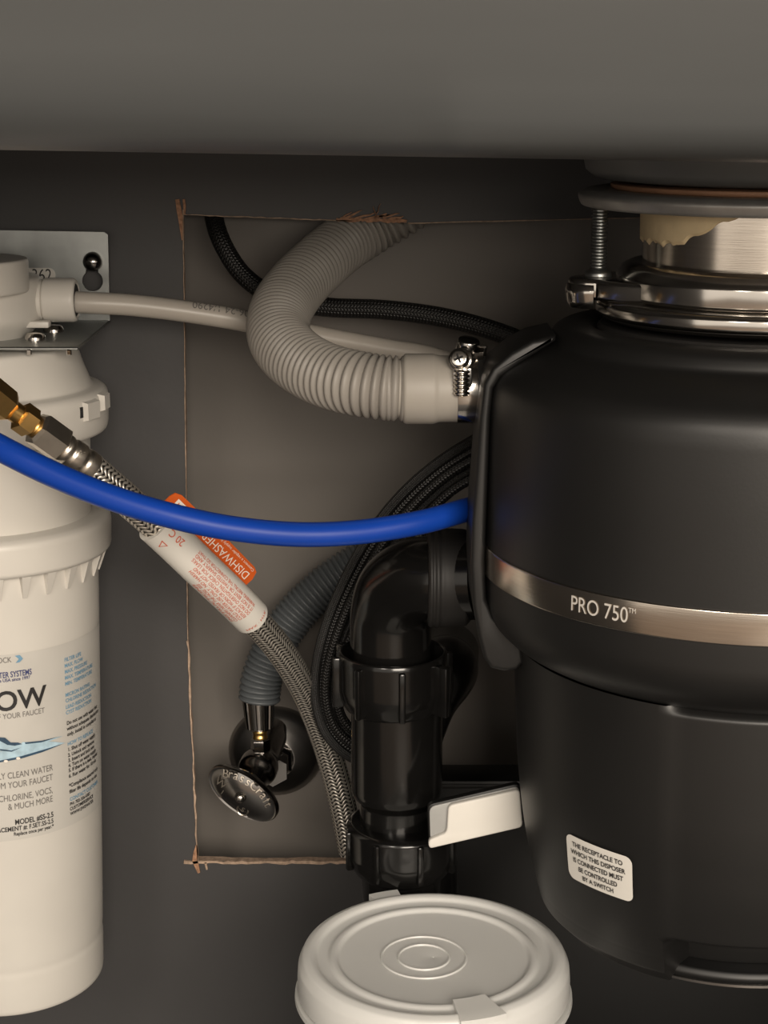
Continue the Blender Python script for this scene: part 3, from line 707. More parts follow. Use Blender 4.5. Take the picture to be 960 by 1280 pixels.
# sticker with number, half hidden by the port
yq = yb - 0.0007
stq = mesh_obj('number_sticker', *prism(rrect(P(20, 340, yq).x, P(69, 340, yq).x, P(60, 372, yq).z, P(60, 335, yq).z, 0.003), yq - 0.0002, yq + 0.0002), M['paper_grey'], br, flat=True)
tv, tf = fit_text('362', PX(24, 50, 345, yq), PX(15, 50, 345, yq))
p0 = P(40, 351, yq); mesh_obj('lettering', [Vector((p0.x + a, yq - 0.0005, p0.z + b)) for a, b in tv], tf, M['black_ink'], stq, flat=True)
scr = mesh_obj('bracket_screw', *lathe([(0.0002, 0.0046), (0.002, 0.0043), (0.0036, 0.0032), (0.0045, 0.0012), (0.0046, -0.0005), (0.002, -0.0008), (0.002, -0.0108)], M=axis_matrix(P(116, 327, YP - 0.0105), (0, -1, 0)), seg=32), M['dark_chrome'])
tag(scr, 'small dark round screw head in the keyhole of the steel bracket', 'screw')

# ============================================================ tubes and hoses
def hose(name, pts, r, m, label, cat, seg=20, ds=0.003, parent=None, group=None):
    p = Path([P(*q) for q in pts]); V, Fc, UV = tube(p, r, seg, ds=ds)
    o = mesh_obj(name, V, Fc, m, parent, uvs=UV, sharp=60)
    if parent is None: tag(o, label, cat, group)
    return o, p
hose('blue_tube', [(-60, 528, 0.645), (0, 560, 0.66), (60, 590, 0.67), (130, 619, 0.68), (200, 641, 0.688), (280, 659, 0.695), (370, 668, 0.703), (450, 665, 0.711), (530, 652, 0.722), (570, 641, 0.732), (592, 635, 0.745), (615, 630, 0.785), (640, 628, 0.83)], 0.0049, M['blue'], 'blue plastic water tube sagging across the filter and steel hose', 'tube')
wt, wp = hose('white_tube', [(85, 377, YF), (110, 378.5, YF), (160, 381, 0.822), (230, 389, 0.825), (310, 402, 0.83), (400, 421, 0.838), (480, 436, 0.845), (545, 448, 0.85), (590, 470, 0.853), (620, 520, 0.855)], 0.0049, M['tube_white'], 'off-white plastic tube running from the filter behind the ribbed grey hose', 'tube')
def tube_text(path, s0, ang, r, s, width, height, flip=1):
    tv, tf = fit_text(s, width, height); out = []
    for a, b in tv: out.append(path.point(s0 + flip * a, ang + flip * b / r, r))
    return out, tf
sW = wp.nearest(308, 400); aW = wp.cam_angle(sW)
sg = 1 if (wp.point(sW, aW + 0.5, 0.005).z > wp.point(sW, aW, 0.005).z) else -1
def ttext(path, s0, ang0, r, s, width, height, dirs, upz):
    """dirs +1/-1 along path; upz +1/-1: which way round is up"""
    tv, tf = fit_text(s, width, height)
    return [path.point(s0 + dirs * a, ang0 + upz * b / r, r) for a, b in tv], tf
mesh_obj('printing', *ttext(wp, sW, aW + sg * 1.15, 0.0052, '06-24 1/4290', PX(70, 270, 390, 0.83), PX(11, 270, 390, 0.83), -1, -sg), M['grey_ink'], wt, flat=True)
hose('black_braided_hose', [(262, 205, 0.906), (266, 262, 0.904), (276, 300, 0.893), (305, 345, 0.886), (350, 374, 0.882), (410, 384, 0.878), (480, 387, 0.873), (550, 396, 0.868), (610, 411, 0.862), (665, 432, 0.858), (720, 460, 0.855)], 0.0046, M['black_braid'], 'black braided supply hose curving across the top of the cut-out', 'hose')

# corrugated dishwasher drain hose
dw = empty('drain_hose', P(560, 528, yI), 'ribbed grey dishwasher hose bending from the disposer up behind the panel', 'hose')
dpth = Path([P(*q) for q in [(508, 486, yI), (485, 485, yI), (450, 480, 0.738), (410, 470, 0.748), (372, 450, 0.765), (350, 424, 0.785), (349, 396, 0.805), (365, 365, 0.836), (395, 333, 0.868), (430, 304, 0.896), (465, 282, 0.906), (505, 258, 0.908), (545, 230, 0.907), (580, 195, 0.907)]], 0.0006)
pitch = 0.0031; s_up = dpth.nearest(352, 388)
def rcor(s):
    k = sstep(0.02, 0.12, s); r0 = 0.0112 + 0.0008 * k
    ph = s / pitch if s < s_up else s_up / pitch + (s - s_up) / 0.0043
    return r0 + 0.0020 * abs(math.sin(math.pi * ph))
V, Fc, UV = tube(dpth, rcor, 40, 0.0, None, pitch / 8)
mesh_obj('corrugated_tube', V, Fc, M['grey_hose'], dw, uvs=UV, sharp=80)
Mc = axis_matrix(P(500, 486, yI), (1, 0, 0)); xx = lambda u: P(u, 486, yI).x - P(500, 486, yI).x
mesh_obj('cuff', *lathe(rounded([(0.0112, xx(496)), (0.0118, xx(498)), (0.0118, xx(502)), (0.0141, xx(505)), (0.0141, xx(542)), (0.0133, xx(548)), (0.0132, xx(597)), (0.0115, xx(599)), (0.0115, xx(592))], 0.0012), M=Mc, seg=64), M['beige_cuff'], dw)
mesh_obj('sleeve_end', *lathe(rounded([(0.0118, xx(482)), (0.0128, xx(484)), (0.0128, xx(488)), (0.0112, xx(490)), (0.0112, xx(500))], 0.0006), M=Mc, seg=64, cap=False), M['grey_hose'], dw)
# hose clamp
hc = empty('hose_clamp', P(584, 528, yI), 'shiny worm-drive hose clamp tightened on the beige cuff', 'hose clamp')
Rcl = 0.0138
mesh_obj('band', *lathe(rounded([(Rcl - 0.0006, xx(571)), (Rcl, xx(571)), (Rcl, xx(596)), (Rcl - 0.0006, xx(596))], 0.0002), M=Mc, seg=64, cap=False), M['chrome'], hc)
def clampP(u, v, dy=0.0): return P(u, v, yI - 0.0145 + dy)
wz0, wz1 = clampP(577, 494).z, clampP(577, 462).z; wc = clampP(577, 478); wr = PX(10.5, 577, 478, yI - 0.0145)
prof = [(0.0004, wz0 - 0.0006), (wr * 0.9, wz0)]; k = 6
for i in range(k):
    a = wz0 + (wz1 - wz0) * i / k; b = (wz1 - wz0) / k
    prof += [(wr * 0.72, a + 0.05 * b), (wr, a + 0.35 * b), (wr, a + 0.7 * b), (wr * 0.72, a + 0.98 * b)]
mesh_obj('worm_screw', *lathe(rounded(prof, 0.0002, 2), (wc.x, wc.y), 28), M['chrome'], hc)
mesh_obj('housing', *bbox_mesh(clampP(578, 476, 0.0035) , (PX(24, 577, 478, yI), 0.005, (wz1 - wz0) * 1.12), 0.0008), M['dark_chrome'], hc)
hp = clampP(576, 450, 0.003); hm = axis_matrix(hp, (CAM - hp) + Vector((-0.12, 0, 0.10)))
hd = mesh_obj('screw_head', *lathe(rounded([(0.0002, 0.0052), (wr * 0.9, 0.0051), (wr * 1.08, 0.0045), (wr * 1.08, 0.0018), (wr * 1.45, 0.0014), (wr * 1.45, -0.002), (wr * 1.2, -0.005)], 0.0003), M=hm, seg=36), M['chrome'], hc)
for a in (25, 115):
    mesh_obj('cross_slot', [hm @ Matrix.Rotation(rad(a), 4, 'Z') @ w for w in box((0, 0, 0.0051), (wr * 1.15, wr * 0.26, 0.0006))[0]], box((0, 0, 0), (1, 1, 1))[1], M['hole'], hd, flat=True)
mesh_obj('neck_cap', *lathe(rounded([(0.0005, 0.0048), (0.0042, 0.0044), (0.0046, 0.003), (0.0046, -0.004)], 0.0005), M=axis_matrix(clampP(584, 437, 0.010), Vector((0.15, -0.25, 0.95))), seg=28), M['dark_chrome'], hc)
mesh_obj('band_tail', *bbox_mesh(clampP(598, 446, 0.008), (0.0042, 0.008, 0.0016), 0.0004, 1, Matrix.Rotation(rad(-25), 3, 'X')), M['chrome'], hc)
mesh_obj('band_tail', *bbox_mesh(clampP(603, 438, 0.010), (0.0034, 0.008, 0.0014), 0.0004, 1, Matrix.Rotation(rad(-35), 3, 'X')), M['chrome'], hc)

# black cords looping behind the drain pipe
out_ = [(640, 528, 0.80), (592, 550, 0.803), (545, 580, 0.806), (500, 620, 0.809), (462, 668, 0.812), (432, 722, 0.814), (408, 780, 0.816), (395, 835, 0.818), (395, 880, 0.82), (408, 918, 0.823), (436, 945, 0.825), (475, 960, 0.826)]
inn_ = [(650, 570, 0.80), (605, 590, 0.803), (565, 613, 0.806), (527, 650, 0.809), (492, 697, 0.812), (462, 748, 0.814), (438, 798, 0.816), (424, 840, 0.818), (421, 872, 0.82), (429, 900, 0.823), (447, 917, 0.825), (480, 930, 0.826)]
which = ['outermost', 'second from the outside', 'middle', 'second from the inside', 'innermost']
for i in range(5):
    t = i / 4; zig = (0, 0.0022, -0.0012, 0.0024, 0.0)[i]
    pts = [tuple(a * (1 - t) + b * t for a, b in zip(p, q)) for p, q in zip(out_, inn_)]
    pts = [(u, v, y + zig) for u, v, y in pts]
    hose('black_cable', pts, 0.0024, M['cord'] if i in (1, 2, 4) else M['black_braid'], '%s of the five black cords looping behind the black drain pipe' % which[i], 'cord', 14, group='black cords behind the drain pipe')

# blue-grey ribbed cover of the supply tube
gp = Path([P(*q) for q in [(324, 876, 0.893), (327, 850, 0.894), (341, 812, 0.896), (366, 772, 0.899), (400, 738, 0.902), (436, 712, 0.905), (480, 690, 0.907), (530, 672, 0.907)]], 0.0006)
p2 = 0.0027
V, Fc, UV = tube(gp, lambda s: 0.0095 + 0.0014 * abs(math.sin(math.pi * s / p2)), 32, ds=p2 / 8)
tag(mesh_obj('supply_hose', V, Fc, M['slate_hose'], uvs=UV, sharp=80), 'blue-grey ribbed flexible tube rising from the chrome shutoff valve', 'hose')

# ------------------------------------------------------------ stainless braided dishwasher connector
sp_ = Path([P(*q) for q in [(-45, 466, 0.70), (-10, 494, 0.708), (30, 523, 0.715), (70, 552, 0.722), (110, 583, 0.73), (150, 617, 0.738), (200, 661, 0.748), (250, 709, 0.760), (300, 757, 0.778), (345, 806, 0.80), (382, 866, 0.826), (408, 932, 0.843), (427, 1000, 0.849), (440, 1065, 0.85)]], 0.0008)
sh_ = empty('braided_hose', P(430, 1000, 0.849), 'stainless steel braided dishwasher hose with brass fitting and white printed sleeve', 'hose')
sn = lambda u, v: sp_.nearest(u, v)
s_f = sn(112, 585)
V, Fc, UV = tube(sp_, 0.0066, 28, s_f, sp_.L, 0.003); mesh_obj('braid', V, Fc, M['steel_braid'], sh_, uvs=UV, sharp=60)
def along(s): p, t, u, w = sp_.at(s); return axis_matrix(p, t)
def seglathe(name, prof, m, hexn=None, roll=0.0):
    sa = prof[0][1]; A = along(sa); pr_ = [(r, s - sa) for r, s in prof]
    V, Fc = lathe(pr_, M=A @ Matrix.Rotation(roll, 4, 'Z'), seg=hexn or 32)
    return mesh_obj(name, V, Fc, m, sh_, sharp=25 if hexn else 40)
sA, sB, sC, sD, sE, sF_, sG = sn(-40, 470), sn(14, 511), sn(24, 519), sn(40, 531), sn(44, 534), sn(76, 557), sn(122, 592)
k_ = PX(1, 50, 540, 0.715)
seglathe('brass_nut', [(18 * k_, sA), (23 * k_, sA + 0.001), (23 * k_, sB - 0.002), (19 * k_, sB)], M['brass'], 6, 0.3)
seglathe('brass_neck', [(13 * k_, sB - 0.001), (13 * k_, sC)], M['brass'])
seglathe('brass_hex', [(16 * k_, sC), (20 * k_, sC + 0.0008), (20 * k_, sD - 0.0008), (16 * k_, sD)], M['brass'], 6, 0.1)
seglathe('brass_thread', [(14 * k_, sD), (15 * k_, sD + 0.0006), (14 * k_, sD + 0.0012), (15 * k_, sE + 0.002), (14 * k_, sE + 0.003)], M['brass'])
seglathe('swivel_nut', [(19 * k_, sE), (24 * k_, sE + 0.0012), (24 * k_, sF_ - 0.001), (20 * k_, sF_)], M['nickel'], 6, 0.45)
fe = [(16 * k_, sF_ - 0.001)]; L_ = sG - sF_
for a, r in ((0.02, 17), (0.05, 19), (0.12, 19), (0.15, 17.5), (0.2, 17.5), (0.24, 20), (0.45, 20.5), (0.5, 18.5), (0.55, 18.5), (0.6, 20.5), (0.8, 20.5), (0.85, 19), (0.9, 19.5), (0.98, 19.5), (1.0, 17)): fe.append((r * k_, sF_ + L_ * a))
seglathe('crimp_ferrule', rounded(fe, 0.0005, 2), M['nickel'])
# printed sleeve
s0, s1 = sn(193, 656), sn(314, 770)
rl = 0.0083
V, Fc, UV = tube(sp_, lambda s: rl, 40, s0, s1, 0.003); slv = mesh_obj('printed_sleeve', V, Fc, M['white_sticker'], sh_, uvs=UV, sharp=60); slv['label'] = 'white sleeve with red print'
sm_ = (s0 + s1) / 2; ca = sp_.cam_angle(sm_)
up1 = 1 if sp_.point(sm_, ca + 0.6, rl).z > sp_.point(sm_, ca, rl).z else -1     # which way round leads up-right
parts = []; rt = rl + 0.0003; LL = s1 - s0
words = ['WARNING: INSTALL THE CONNECTOR SO THAT', 'IT IS NOT BENT OR TWISTED SHARPLY AND', 'DO NOT OVERTIGHTEN. CHECK FOR LEAKS', 'REPLACE IF WORN OR FRAYED. HOT AND', 'COLD WATER USE ONLY. NO HARSH', 'CLEANERS NEAR THE HOSE. SEE', 'INSTRUCTIONS']
for i, s in enumerate(words):
    w = LL * (0.58 if i < 3 else 0.53 if i < 5 else 0.42)
    parts.append(ttext(sp_, s0 + LL * 0.84 - (i % 3) * 0.0006, ca + up1 * (-0.15 + 0.0), rt, s, w, 0.0013, -1, -up1) if False else
                 ttext(sp_, s0 + LL * 0.85, ca + up1 * (0.62 - 0.26 * i), rt, s, w, 0.0016, -1, -up1))
parts.append(ttext(sp_, s0 + LL * 0.16, ca + up1 * 0.42, rt, '20 C', 0.0085, 0.0032, -1, -up1))
parts.append(ttext(sp_, s0 + LL * 0.10, ca - up1 * 0.35, rt, '△', 0.004, 0.0035, -1, -up1))
# line round the end of the sleeve
tv, tf = fit_text('MAX · HTR', rl * 1.5, 0.0013); parts.append(([sp_.point(s1 - 0.0035 + b, ca + up1 * (-0.75 + a / rl), rt) for a, b in tv], tf))
mesh_obj('lettering', *join(*parts), M['red_ink'], slv, flat=True)
# orange flag standing off the sleeve: a flat flap tangent to it, up and to the right
sa, sb = sn(190, 652), sn(296, 752); p_a = sp_.at(sa); p_b = sp_.at(sb)
dirx = (p_b[0] - p_a[0]).normalized(); pm = sp_.at((sa + sb) / 2)[0]; view = (pm - CAM).normalized()
upv = view.cross(dirx); upv = upv if upv.z > 0 else -upv; upv.normalize(); nrm = dirx.cross(upv).normalized(); nrm = nrm if nrm.dot(view) < 0 else -nrm
Lf = (p_b[0] - p_a[0]).length; base = p_a[0] - nrm * 0.004
fw = 0.0165
fo = [(0.0, 0.0), (Lf, 0.0), (Lf + 0.001, fw - 0.0045), (Lf - 0.0002, fw - 0.001), (Lf - 0.003, fw)] + [(Lf * 0.5, fw + 0.0004), (0.004, fw), (0.001, fw - 0.0012), (0.0, fw - 0.004)]
def flag(x, y, d=0.0): return base + dirx * x + upv * y + nrm * d
m_ = len(fo); V = [flag(x, y, 0.0003) for x, y in fo] + [flag(x, y, -0.0003) for x, y in fo]
Fc = [tuple(range(m_)), tuple(range(2 * m_ - 1, m_ - 1, -1))] + [(i, (i + 1) % m_, m_ + (i + 1) % m_, m_ + i) for i in range(m_)]
fg = mesh_obj('orange_flag', V, Fc, M['orange'], sh_, flat=True); fg['label'] = 'orange label flap'
parts = []
def ftxt(s, x1, y, w, h):    # runs from the lower right end towards the upper left, letters upside down
    tv, tf = fit_text(s, w, h); return [flag(x1 - a, y - b, 0.0006) for a, b in tv], tf
parts.append(ftxt('DISHWASHER · L', Lf - 0.002, 0.0130, Lf * 0.66, 0.0036))
parts.append(ftxt('Connect a regular supply line to the valve', Lf - 0.002, 0.0155, Lf * 0.62, 0.0012))
mesh_obj('lettering', *join(*parts), M['white_ink'], fg, flat=True)
wb = [(0.004, 0.0085), (0.011, 0.0085), (0.011, 0.0145), (0.004, 0.0145)]
pk = mesh_obj('printed_box', [flag(x, y, 0.0005) for x, y in wb], [(0, 1, 2, 3)], M['white_ink'], fg, flat=True)
mesh_obj('lettering', *(lambda t: ([flag(0.0105 - a, 0.0135 - b, 0.0008) for a, b in t[0]], t[1]))(fit_text('HT', 0.006, 0.004)), M['orange'], fg, flat=True)

# ============================================================ shutoff valve
E = P(345, 938, YW)
va = empty('shutoff_valve', (E.x, E.y - 0.03, P(345, 1000, 0.9).z), 'dark chrome angle stop valve with an oval embossed handle and round wall plate', 'valve')
Me = axis_matrix((E.x, YW, E.z), (0, -1, 0)); re = PX(59, 345, 938, YW)
mesh_obj('escutcheon', *lathe(rounded([(re * 0.995, 0.0), (re, 0.001), (re * 0.97, 0.003), (re * 0.85, 0.0065), (re * 0.65, 0.010), (re * 0.48, 0.0125), (re * 0.40, 0.0135), (re * 0.36, 0.012)], 0.0015), M=Me, seg=96), M['plate_chrome'], va)
B = Vector((E.x - 0.006, 0.893, P(332, 955, 0.893).z))
mesh_obj('wall_nut', *lathe(rounded([(0.007, 0.002), (0.0105, 0.004), (0.0108, 0.016), (0.0085, 0.018), (0.0085, 0.03)], 0.0006), M=Me, seg=6), M['dark_chrome'], va, sharp=25)
dirB = (B - Vector((E.x, YW, E.z))).normalized()
mesh_obj('valve_body', *lathe(rounded([(0.006, -0.03), (0.0082, -0.022), (0.0085, -0.004), (0.0102, 0.0), (0.0102, 0.006), (0.0075, 0.010), (0.0062, 0.016)], 0.0015), M=axis_matrix(B, (-0.22, -0.9, -0.32)), seg=40), M['dark_chrome'], va)
T0 = P(327, 960, 0.890); T1 = P(323, 872, 0.893); ax = (T1 - T0); Lx = ax.length; Ma = axis_matrix(T0, ax)
q_ = PX(1, 323, 920, 0.89)
mesh_obj('outlet_neck', *lathe(rounded([(9 * q_, 0.0), (11 * q_, 0.12 * Lx), (9 * q_, 0.22 * Lx), (12 * q_, 0.25 * Lx), (12.5 * q_, 0.40 * Lx), (9 * q_, 0.43 * Lx)], 0.0004), M=Ma, seg=6), M['dark_chrome'], va, sharp=25)
mesh_obj('brass_stem', *lathe(rounded([(8.5 * q_, 0.40 * Lx), (9.5 * q_, 0.44 * Lx), (8.5 * q_, 0.48 * Lx), (9.5 * q_, 0.52 * Lx), (8.5 * q_, 0.56 * Lx)], 0.0003), M=Ma, seg=24), M['brass'], va)
cn = []
for z, r in ((0.55, 13), (0.58, 16), (0.97, 18.5), (1.0, 17)):
    cn.append((r * q_, z * Lx))
nutV, nutF = [], []; ns = 96
for r, z in cn:
    for k in range(ns):
        a = 2 * math.pi * k / ns; rr = r * (1 + (0.09 if math.cos(a * 10) > 0.35 and 0.57 < z / Lx < 0.985 else 0)); nutV.append(Ma @ Vector((rr * math.sin(a), -rr * math.cos(a), z)))
for i in range(len(cn) - 1):
    for k in range(ns): nutF.append((i * ns + k, i * ns + (k + 1) % ns, (i + 1) * ns + (k + 1) % ns, (i + 1) * ns + k))
nutF += [tuple(range(ns)), tuple(range(3 * ns, 4 * ns))]
mesh_obj('coupling_nut', nutV, nutF, M['dark_chrome'], va, sharp=30)
hc_ = P(304, 992, 0.862)
nrm_h = Vector((-0.28, -0.93, -0.12)).normalized(); xh = Vector((0.86, 0.0, -0.50)); xh = (xh - nrm_h * xh.dot(nrm_h)).normalized(); yh = nrm_h.cross(xh).normalized()
HM = Matrix((xh, yh, nrm_h)).transposed().to_4x4(); HM.translation = hc_
ha, hb_ = PX(50, 304, 992, 0.862), PX(29, 304, 992, 0.862)
V, Fc = [], []; ns = 72
hprof = [(0.30, -0.012), (0.32, -0.006), (0.9, -0.0035), (1.0, -0.002), (1.0, 0.0002), (0.97, 0.0012), (0.9, 0.0008), (0.7, 0.0018), (0.4, 0.0030), (0.1, 0.0034)]
for r, z in hprof:
    for k in range(ns):
        a = 2 * math.pi * k / ns; V.append(HM @ Vector((ha * r * math.cos(a), hb_ * r * math.sin(a) * (1 if r > 0.35 else 1.4), z)))
for i in range(len(hprof) - 1):
    for k in range(ns): Fc.append((i * ns + k, i * ns + (k + 1) % ns, (i + 1) * ns + (k + 1) % ns, (i + 1) * ns + k))
Fc += [tuple(range(ns)), tuple(range((len(hprof) - 1) * ns, len(hprof) * ns))]
hd_ = mesh_obj('handle', V, Fc, M['dark_chrome'], va, sharp=45); 
mesh_obj('handle_screw', *lathe([(0.0002, 0.0066), (0.0015, 0.0063), (0.0027, 0.005), (0.0031, 0.003), (0.0031, 0.0)], M=HM, seg=28), M['chrome'], hd_)
def domez(x, y):
    q = math.sqrt((x / ha)**2 + (y / hb_)**2)
    for (r0, z0), (r1, z1) in zip(hprof[5:], hprof[6:]):
        if r1 <= q <= r0: return z1 + (z0 - z1) * (q - r1) / (r0 - r1)
    return 0.0034
emb = []
for i, ch in enumerate('BrassCraft'):
    a = rad(150 - i * 14.0); tv, tf = text2d(ch, 0.0062, 'CENTER'); cx_, cy_ = ha * 0.68 * math.cos(a), hb_ * 0.62 * math.sin(a)
    tl = math.atan2(ha * 0.68 * math.cos(a) * hb_ / ha, hb_ * 0.62 * math.sin(a) + 1e-6) ; tl = -math.cos(a) * 0.6
    n = len(tv); pts = []
    for x, y in tv:
        X_ = cx_ + x * math.cos(-tl * -1) - y * math.sin(tl * -1) * -1; Y_ = cy_ + x * math.sin(tl * 1) + y * math.cos(tl)
        pts.append((X_, Y_))
    emb.append(([HM @ Vector((x, y, domez(x, y) + 0.0005)) for x, y in pts], tf))
tv, tf = text2d('W', 0.0065, 'CENTER'); emb.append(([HM @ Vector((-ha * 0.60 + x * 0.9, -hb_ * 0.22 + y, domez(-ha * 0.6, 0) + 0.0006)) for x, y in tv], tf))
tv, tf = text2d('1', 0.004, 'CENTER'); emb.append(([HM @ Vector((-ha * 0.45 + x, -hb_ * 0.52 + y, domez(-ha * 0.45, -hb_ * 0.5) + 0.0006)) for x, y in tv], tf))
tv, tf = text2d('S', 0.004, 'CENTER'); emb.append(([HM @ Vector((ha * 0.22 + x, -hb_ * 0.66 + y, domez(ha * 0.2, -hb_ * 0.6) + 0.0006)) for x, y in tv], tf))
emb.append(lathe([(0.0026, 0), (0.0030, 0.0003), (0.0034, 0)], M=HM @ Matrix.Translation((ha * 0.22, -hb_ * 0.60, domez(ha * 0.2, -hb_ * 0.6) + 0.0002)), seg=24, cap=False))
mesh_obj('embossed_lettering', *join(*emb), M['nickel'], hd_, flat=True)

# ============================================================ black drain pipe
YD = 0.78
dr = empty('drain_pipe', P(500, 1105, YD), 'black plastic drain elbow and tailpiece beside the disposer, joined with ribbed nuts', 'drain pipe')
u2 = lambda v: P(497 - (v - 800) * 0.004, v, YD)
rp_ = PX(51, 490, 760, YD)
ep = Path([P(*q) for q in [(600, 722, 0.757), (575, 722, 0.760), (548, 722, 0.763), (520, 724, 0.768), (498, 738, 0.774), (489, 764, 0.779), (488, 800, YD), (490, 850, YD), (492, 890, YD)]], 0.001)
V, Fc, UV = tube(ep, rp_, 48, ds=0.002); mesh_obj('elbow', V, Fc, M['black_pipe'], dr, sharp=60)
# flanged gasket at the disposer outlet
gm = axis_matrix(P(548, 722, 0.763), (1, 0, -0.0)); g = lambda u: P(u, 722, 0.763).x - P(548, 722, 0.763).x
gr_ = PX(64, 560, 722, 0.763)
mesh_obj('outlet_gasket', *lathe(rounded([(rp_, g(534)), (gr_ * 0.93, g(535)), (gr_ * 0.98, g(538)), (gr_ * 0.94, g(542)), (gr_ * 0.99, g(546)), (gr_ * 0.95, g(551)), (gr_ * 0.97, g(556)), (gr_ * 0.95, g(582)), (gr_ * 0.8, g(590)), (gr_ * 0.78, g(606))], 0.001), M=gm, seg=64), M['rubber'], dr)
def ax_lathe(prof, u, name, m, seg=64): 
    return mesh_obj(name, *lathe(rounded([(PX(r, u, v, YD), PZ(v, YD)) for r, v in prof], 0.001), (P(u, prof[0][1], YD).x, YD), seg), m, dr)
nut = ax_lathe([(53, 852), (55, 848), (62, 816), (64, 812), (67, 813), (68.5, 818), (68, 858), (66, 868), (61, 880), (58, 884), (50, 884)], 491, 'slip_nut', M['black_pipe'])
nx, nz0, nz1 = P(491, 840, YD).x, PZ(880, YD), PZ(818, YD)
for k in range(8):
    a = 2 * math.pi * (k + 0.20) / 8; rw = PX(68, 491, 850, YD)
    Mr = Matrix.Translation((nx, YD, (nz0 + nz1) / 2)) @ Matrix.Rotation(a, 4, 'Z')
    big = k in (1, 5)
    v_, f_ = bbox_mesh((0, 0, 0), (0.0028 if not big else 0.0045, 0.008 if big else 0.005, (nz1 - nz0) * (0.98)), 0.0007, 2)
    mesh_obj('rib', [Mr @ (q + Vector((0, -rw - (0.002 if big else 0.0002), 0))) for q in v_], f_, M['black_pipe'], nut)
tp = ax_lathe([(48, 870), (57, 874), (57, 960), (57, 985), (55, 992), (47, 1000), (46, 1004), (45.5, 1045), (45, 1060)], 496, 'tailpiece', M['black_pipe'])
ln = ax_lathe([(47, 1024), (64, 1025), (69, 1030), (69, 1062), (66, 1074), (58, 1086), (50, 1090), (48, 1120)], 502, 'union_nut', M['black_pipe'])
lx, lz0, lz1 = P(502, 1050, YD).x, PZ(1078, YD), PZ(1030, YD)
for k in range(8):
    a = 2 * math.pi * (k + 0.42) / 8; rw = PX(69, 502, 1050, YD)
    Mr = Matrix.Translation((lx, YD, (lz0 + lz1) / 2)) @ Matrix.Rotation(a, 4, 'Z')
    v_, f_ = bbox_mesh((0, 0, 0), (0.003, 0.004, (lz1 - lz0) * 0.98), 0.0009, 2)
    mesh_obj('rib', [Mr @ (q + Vector((0, -rw + 0.0006, 0))) for q in v_], f_, M['black_pipe'], ln)
# return bend of the trap to the wall
b0 = P(502, 1112, YD); tr = Path([b0 + Vector((0, 0, 0.004)), b0 + Vector((0, 0, -0.012)), b0 + Vector((0.004, 0.012, -0.040)), b0 + Vector((0.008, 0.033, -0.043)), b0 + Vector((0.012, 0.050, -0.015)), P(503, 1010, 0.832), P(507, 935, 0.833), P(528, 875, 0.838), P(553, 842, 0.858), P(557, 832, 0.89), P(560, 815, YW)], 0.001)
V, Fc, UV = tube(tr, 0.0165, 40, ds=0.003)
tag(mesh_obj('drain_trap', V, Fc, M['black_pipe'], sharp=60), 'black curved drain trap behind the tailpiece, returning to the wall', 'drain trap')

# ============================================================ box and white tab by the drain
yb0, yb1 = 0.8555, 0.8785
bx0, bx1 = P(543, 1000, yb0).x, P(1010, 1000, yb0).x; bzt = P(600, 976, yb0).z  # guessed box, widened behind the disposer in place of the shade there
pb = empty('black_shade_box', ((bx0 + bx1) / 2, (yb0 + yb1) / 2, 0.0), 'plain black box behind the white tab, widened as a stand-in for shade under the disposer', 'box')
mesh_obj('casing', *bbox_mesh(((bx0 + bx1) / 2, (yb0 + yb1) / 2, bzt / 2), (bx1 - bx0, yb1 - yb0, bzt), 0.002), M['black_base'], pb)
mesh_obj('lid_lip', *bbox_mesh(((bx0 + bx1) / 2, (yb0 + yb1) / 2, bzt - 0.003), (bx1 - bx0 + 0.0012, yb1 - yb0 + 0.0012, 0.0022), 0.0006), M['rubber'], pb)
yt = 0.741
wtb = empty('white_tab', P(590, 1050, yt), 'white moulded plastic tab slanting between the black drain pipe and the disposer', 'tab')
def rpoly(pts, r, n=4):
    out = []
    for i in range(len(pts)):
        a, b, c = Vector(pts[i - 1]), Vector(pts[i]), Vector(pts[(i + 1) % len(pts)]); da, dc = a - b, c - b; k = min(r, da.length * .45, dc.length * .45)
        p, q = b + da.normalized() * k, b + dc.normalized() * k
        for j in range(n + 1): t = j / n; out.append(tuple(p * (1 - t)**2 + b * 2 * t * (1 - t) + q * t * t))
    return out
mesh_obj('backing', *prism(pxpoly(rpoly([(534, 1006), (650, 979), (655, 1031), (536, 1058)], 8), yt), yt, yt + 0.004, 0.0008), M['black_base'], wtb)
mesh_obj('tray', *prism(pxpoly(rpoly([(536.5, 1008), (649, 982), (652, 1030), (538, 1052)], 8), yt), yt - 0.0008, yt + 0.001, 0.0003), M['tray_shade'], wtb)
mesh_obj('raised_face', *prism(pxpoly(rpoly([(560, 1003), (649, 983), (653, 1030), (536, 1057), (535, 1046), (558, 1037)], 6), yt), yt - 0.0036, yt, 0.0008, 3), M['white_sticker'], wtb)

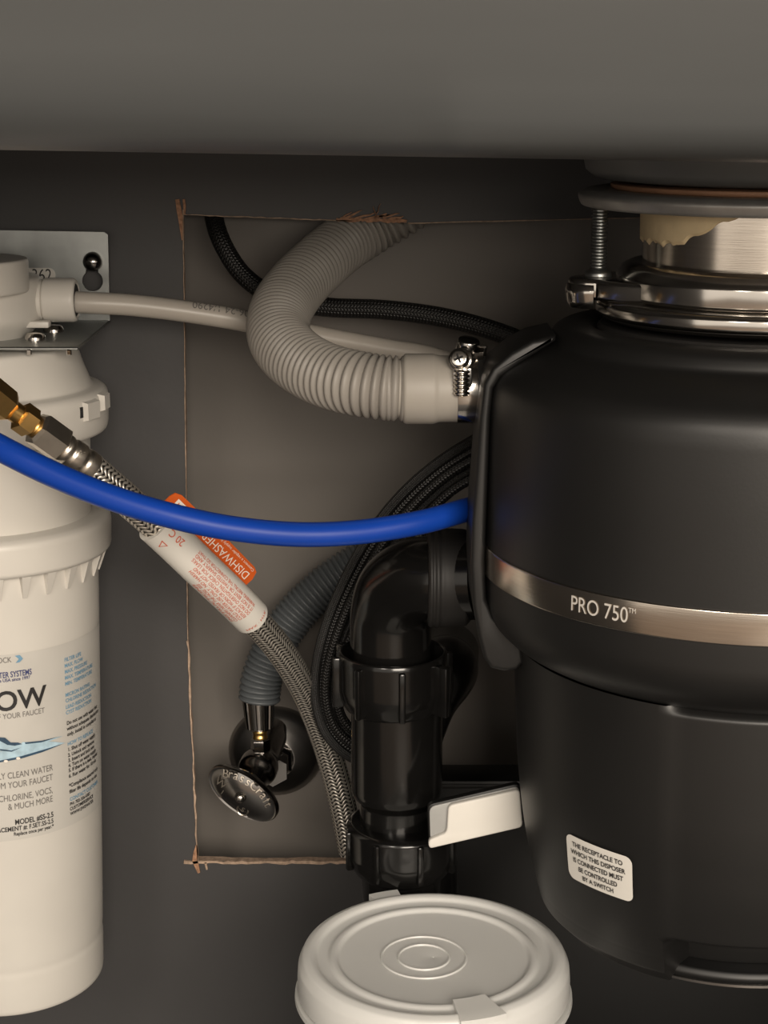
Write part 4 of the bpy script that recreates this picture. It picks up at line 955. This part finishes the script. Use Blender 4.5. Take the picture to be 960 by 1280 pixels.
# ============================================================ lidded container
YC = 0.70; XC = P(542, 1188, YC).x; ZL = PZ(1188, YC)
ct = empty('food_container', (XC, YC, 0), 'round translucent plastic container with a frosted lid under the drain pipe', 'container')
r_ = 0.0562
body = [(0.030, 0.0012), (0.044, 0.0), (0.046, 0.003), (0.0525, ZL - 0.016), (0.0535, ZL - 0.014), (0.0535, ZL - 0.004), (0.0515, ZL - 0.004), (0.0508, ZL - 0.018), (0.0445, 0.005), (0.030, 0.003)]
mesh_obj('tub', *lathe(rounded(body, 0.001), (XC, YC), 128), M['tub'], ct)
lidp = [(0.0555, ZL - 0.0165), (r_, ZL - 0.016), (r_, ZL - 0.010), (r_ - 0.0004, ZL - 0.005), (r_ - 0.0022, ZL - 0.0010), (r_ - 0.0050, ZL), (r_ - 0.0072, ZL - 0.0006), (r_ - 0.0082, ZL - 0.0022), (r_ - 0.0125, ZL - 0.0026), (r_ - 0.0140, ZL - 0.0014), (r_ - 0.0160, ZL - 0.0014), (r_ - 0.0172, ZL - 0.0030), (0.012, ZL - 0.0032), (0.0002, ZL - 0.0032),
        (0.0002, ZL - 0.0040), (r_ - 0.0160, ZL - 0.0040), (r_ - 0.0060, ZL - 0.0034), (r_ - 0.0014, ZL - 0.006), (r_ - 0.0012, ZL - 0.0165)]
lid = mesh_obj('lid', *lathe(rounded(lidp, 0.0008), (XC, YC), 160), M['lid'], ct)
def arc_bar(th0, th1, r0, r1, z0, z1, n=14):
    V, Fc = [], []
    for i in range(n + 1):
        th = rad(th0 + (th1 - th0) * i / n)
        for r, z in ((r0, z0), (r1, z0), (r1, z1), (r0, z1)): V.append(Vector((XC + r * math.sin(th), YC - r * math.cos(th), z)))
    for i in range(n):
        for k in range(4): Fc.append((i * 4 + k, i * 4 + (k + 1) % 4, i * 4 + 4 + (k + 1) % 4, i * 4 + 4 + k))
    Fc += [(0, 1, 2, 3), (n * 4, n * 4 + 1, n * 4 + 2, n * 4 + 3)]; return V, Fc
mesh_obj('lid_tab', *arc_bar(194, 207, r_ - 0.004, r_ + 0.0035, ZL - 0.004, ZL - 0.0012), M['lid'], lid)
mesh_obj('pull_tab', *arc_bar(9, 28, r_ - 0.016, r_ + 0.0006, ZL - 0.0020, ZL + 0.0003), M['lid'], lid)
for r, z in ((0.0105, 0.0), (0.0175, 0.0)):
    mesh_obj('embossed_ring', *lathe([(r - 0.0006, ZL - 0.0033), (r - 0.0003, ZL - 0.0026), (r + 0.0003, ZL - 0.0026), (r + 0.0006, ZL - 0.0033)], (XC - 0.004, YC), 64, cap=False), M['lid'], lid)
mesh_obj('tub_ring', *lathe([(0.0525, ZL - 0.0175), (r_ + 0.0010, ZL - 0.0175), (r_ + 0.0012, ZL - 0.0195), (0.0522, ZL - 0.0205)], (XC, YC), 128, cap=False), M['tub'], ct)
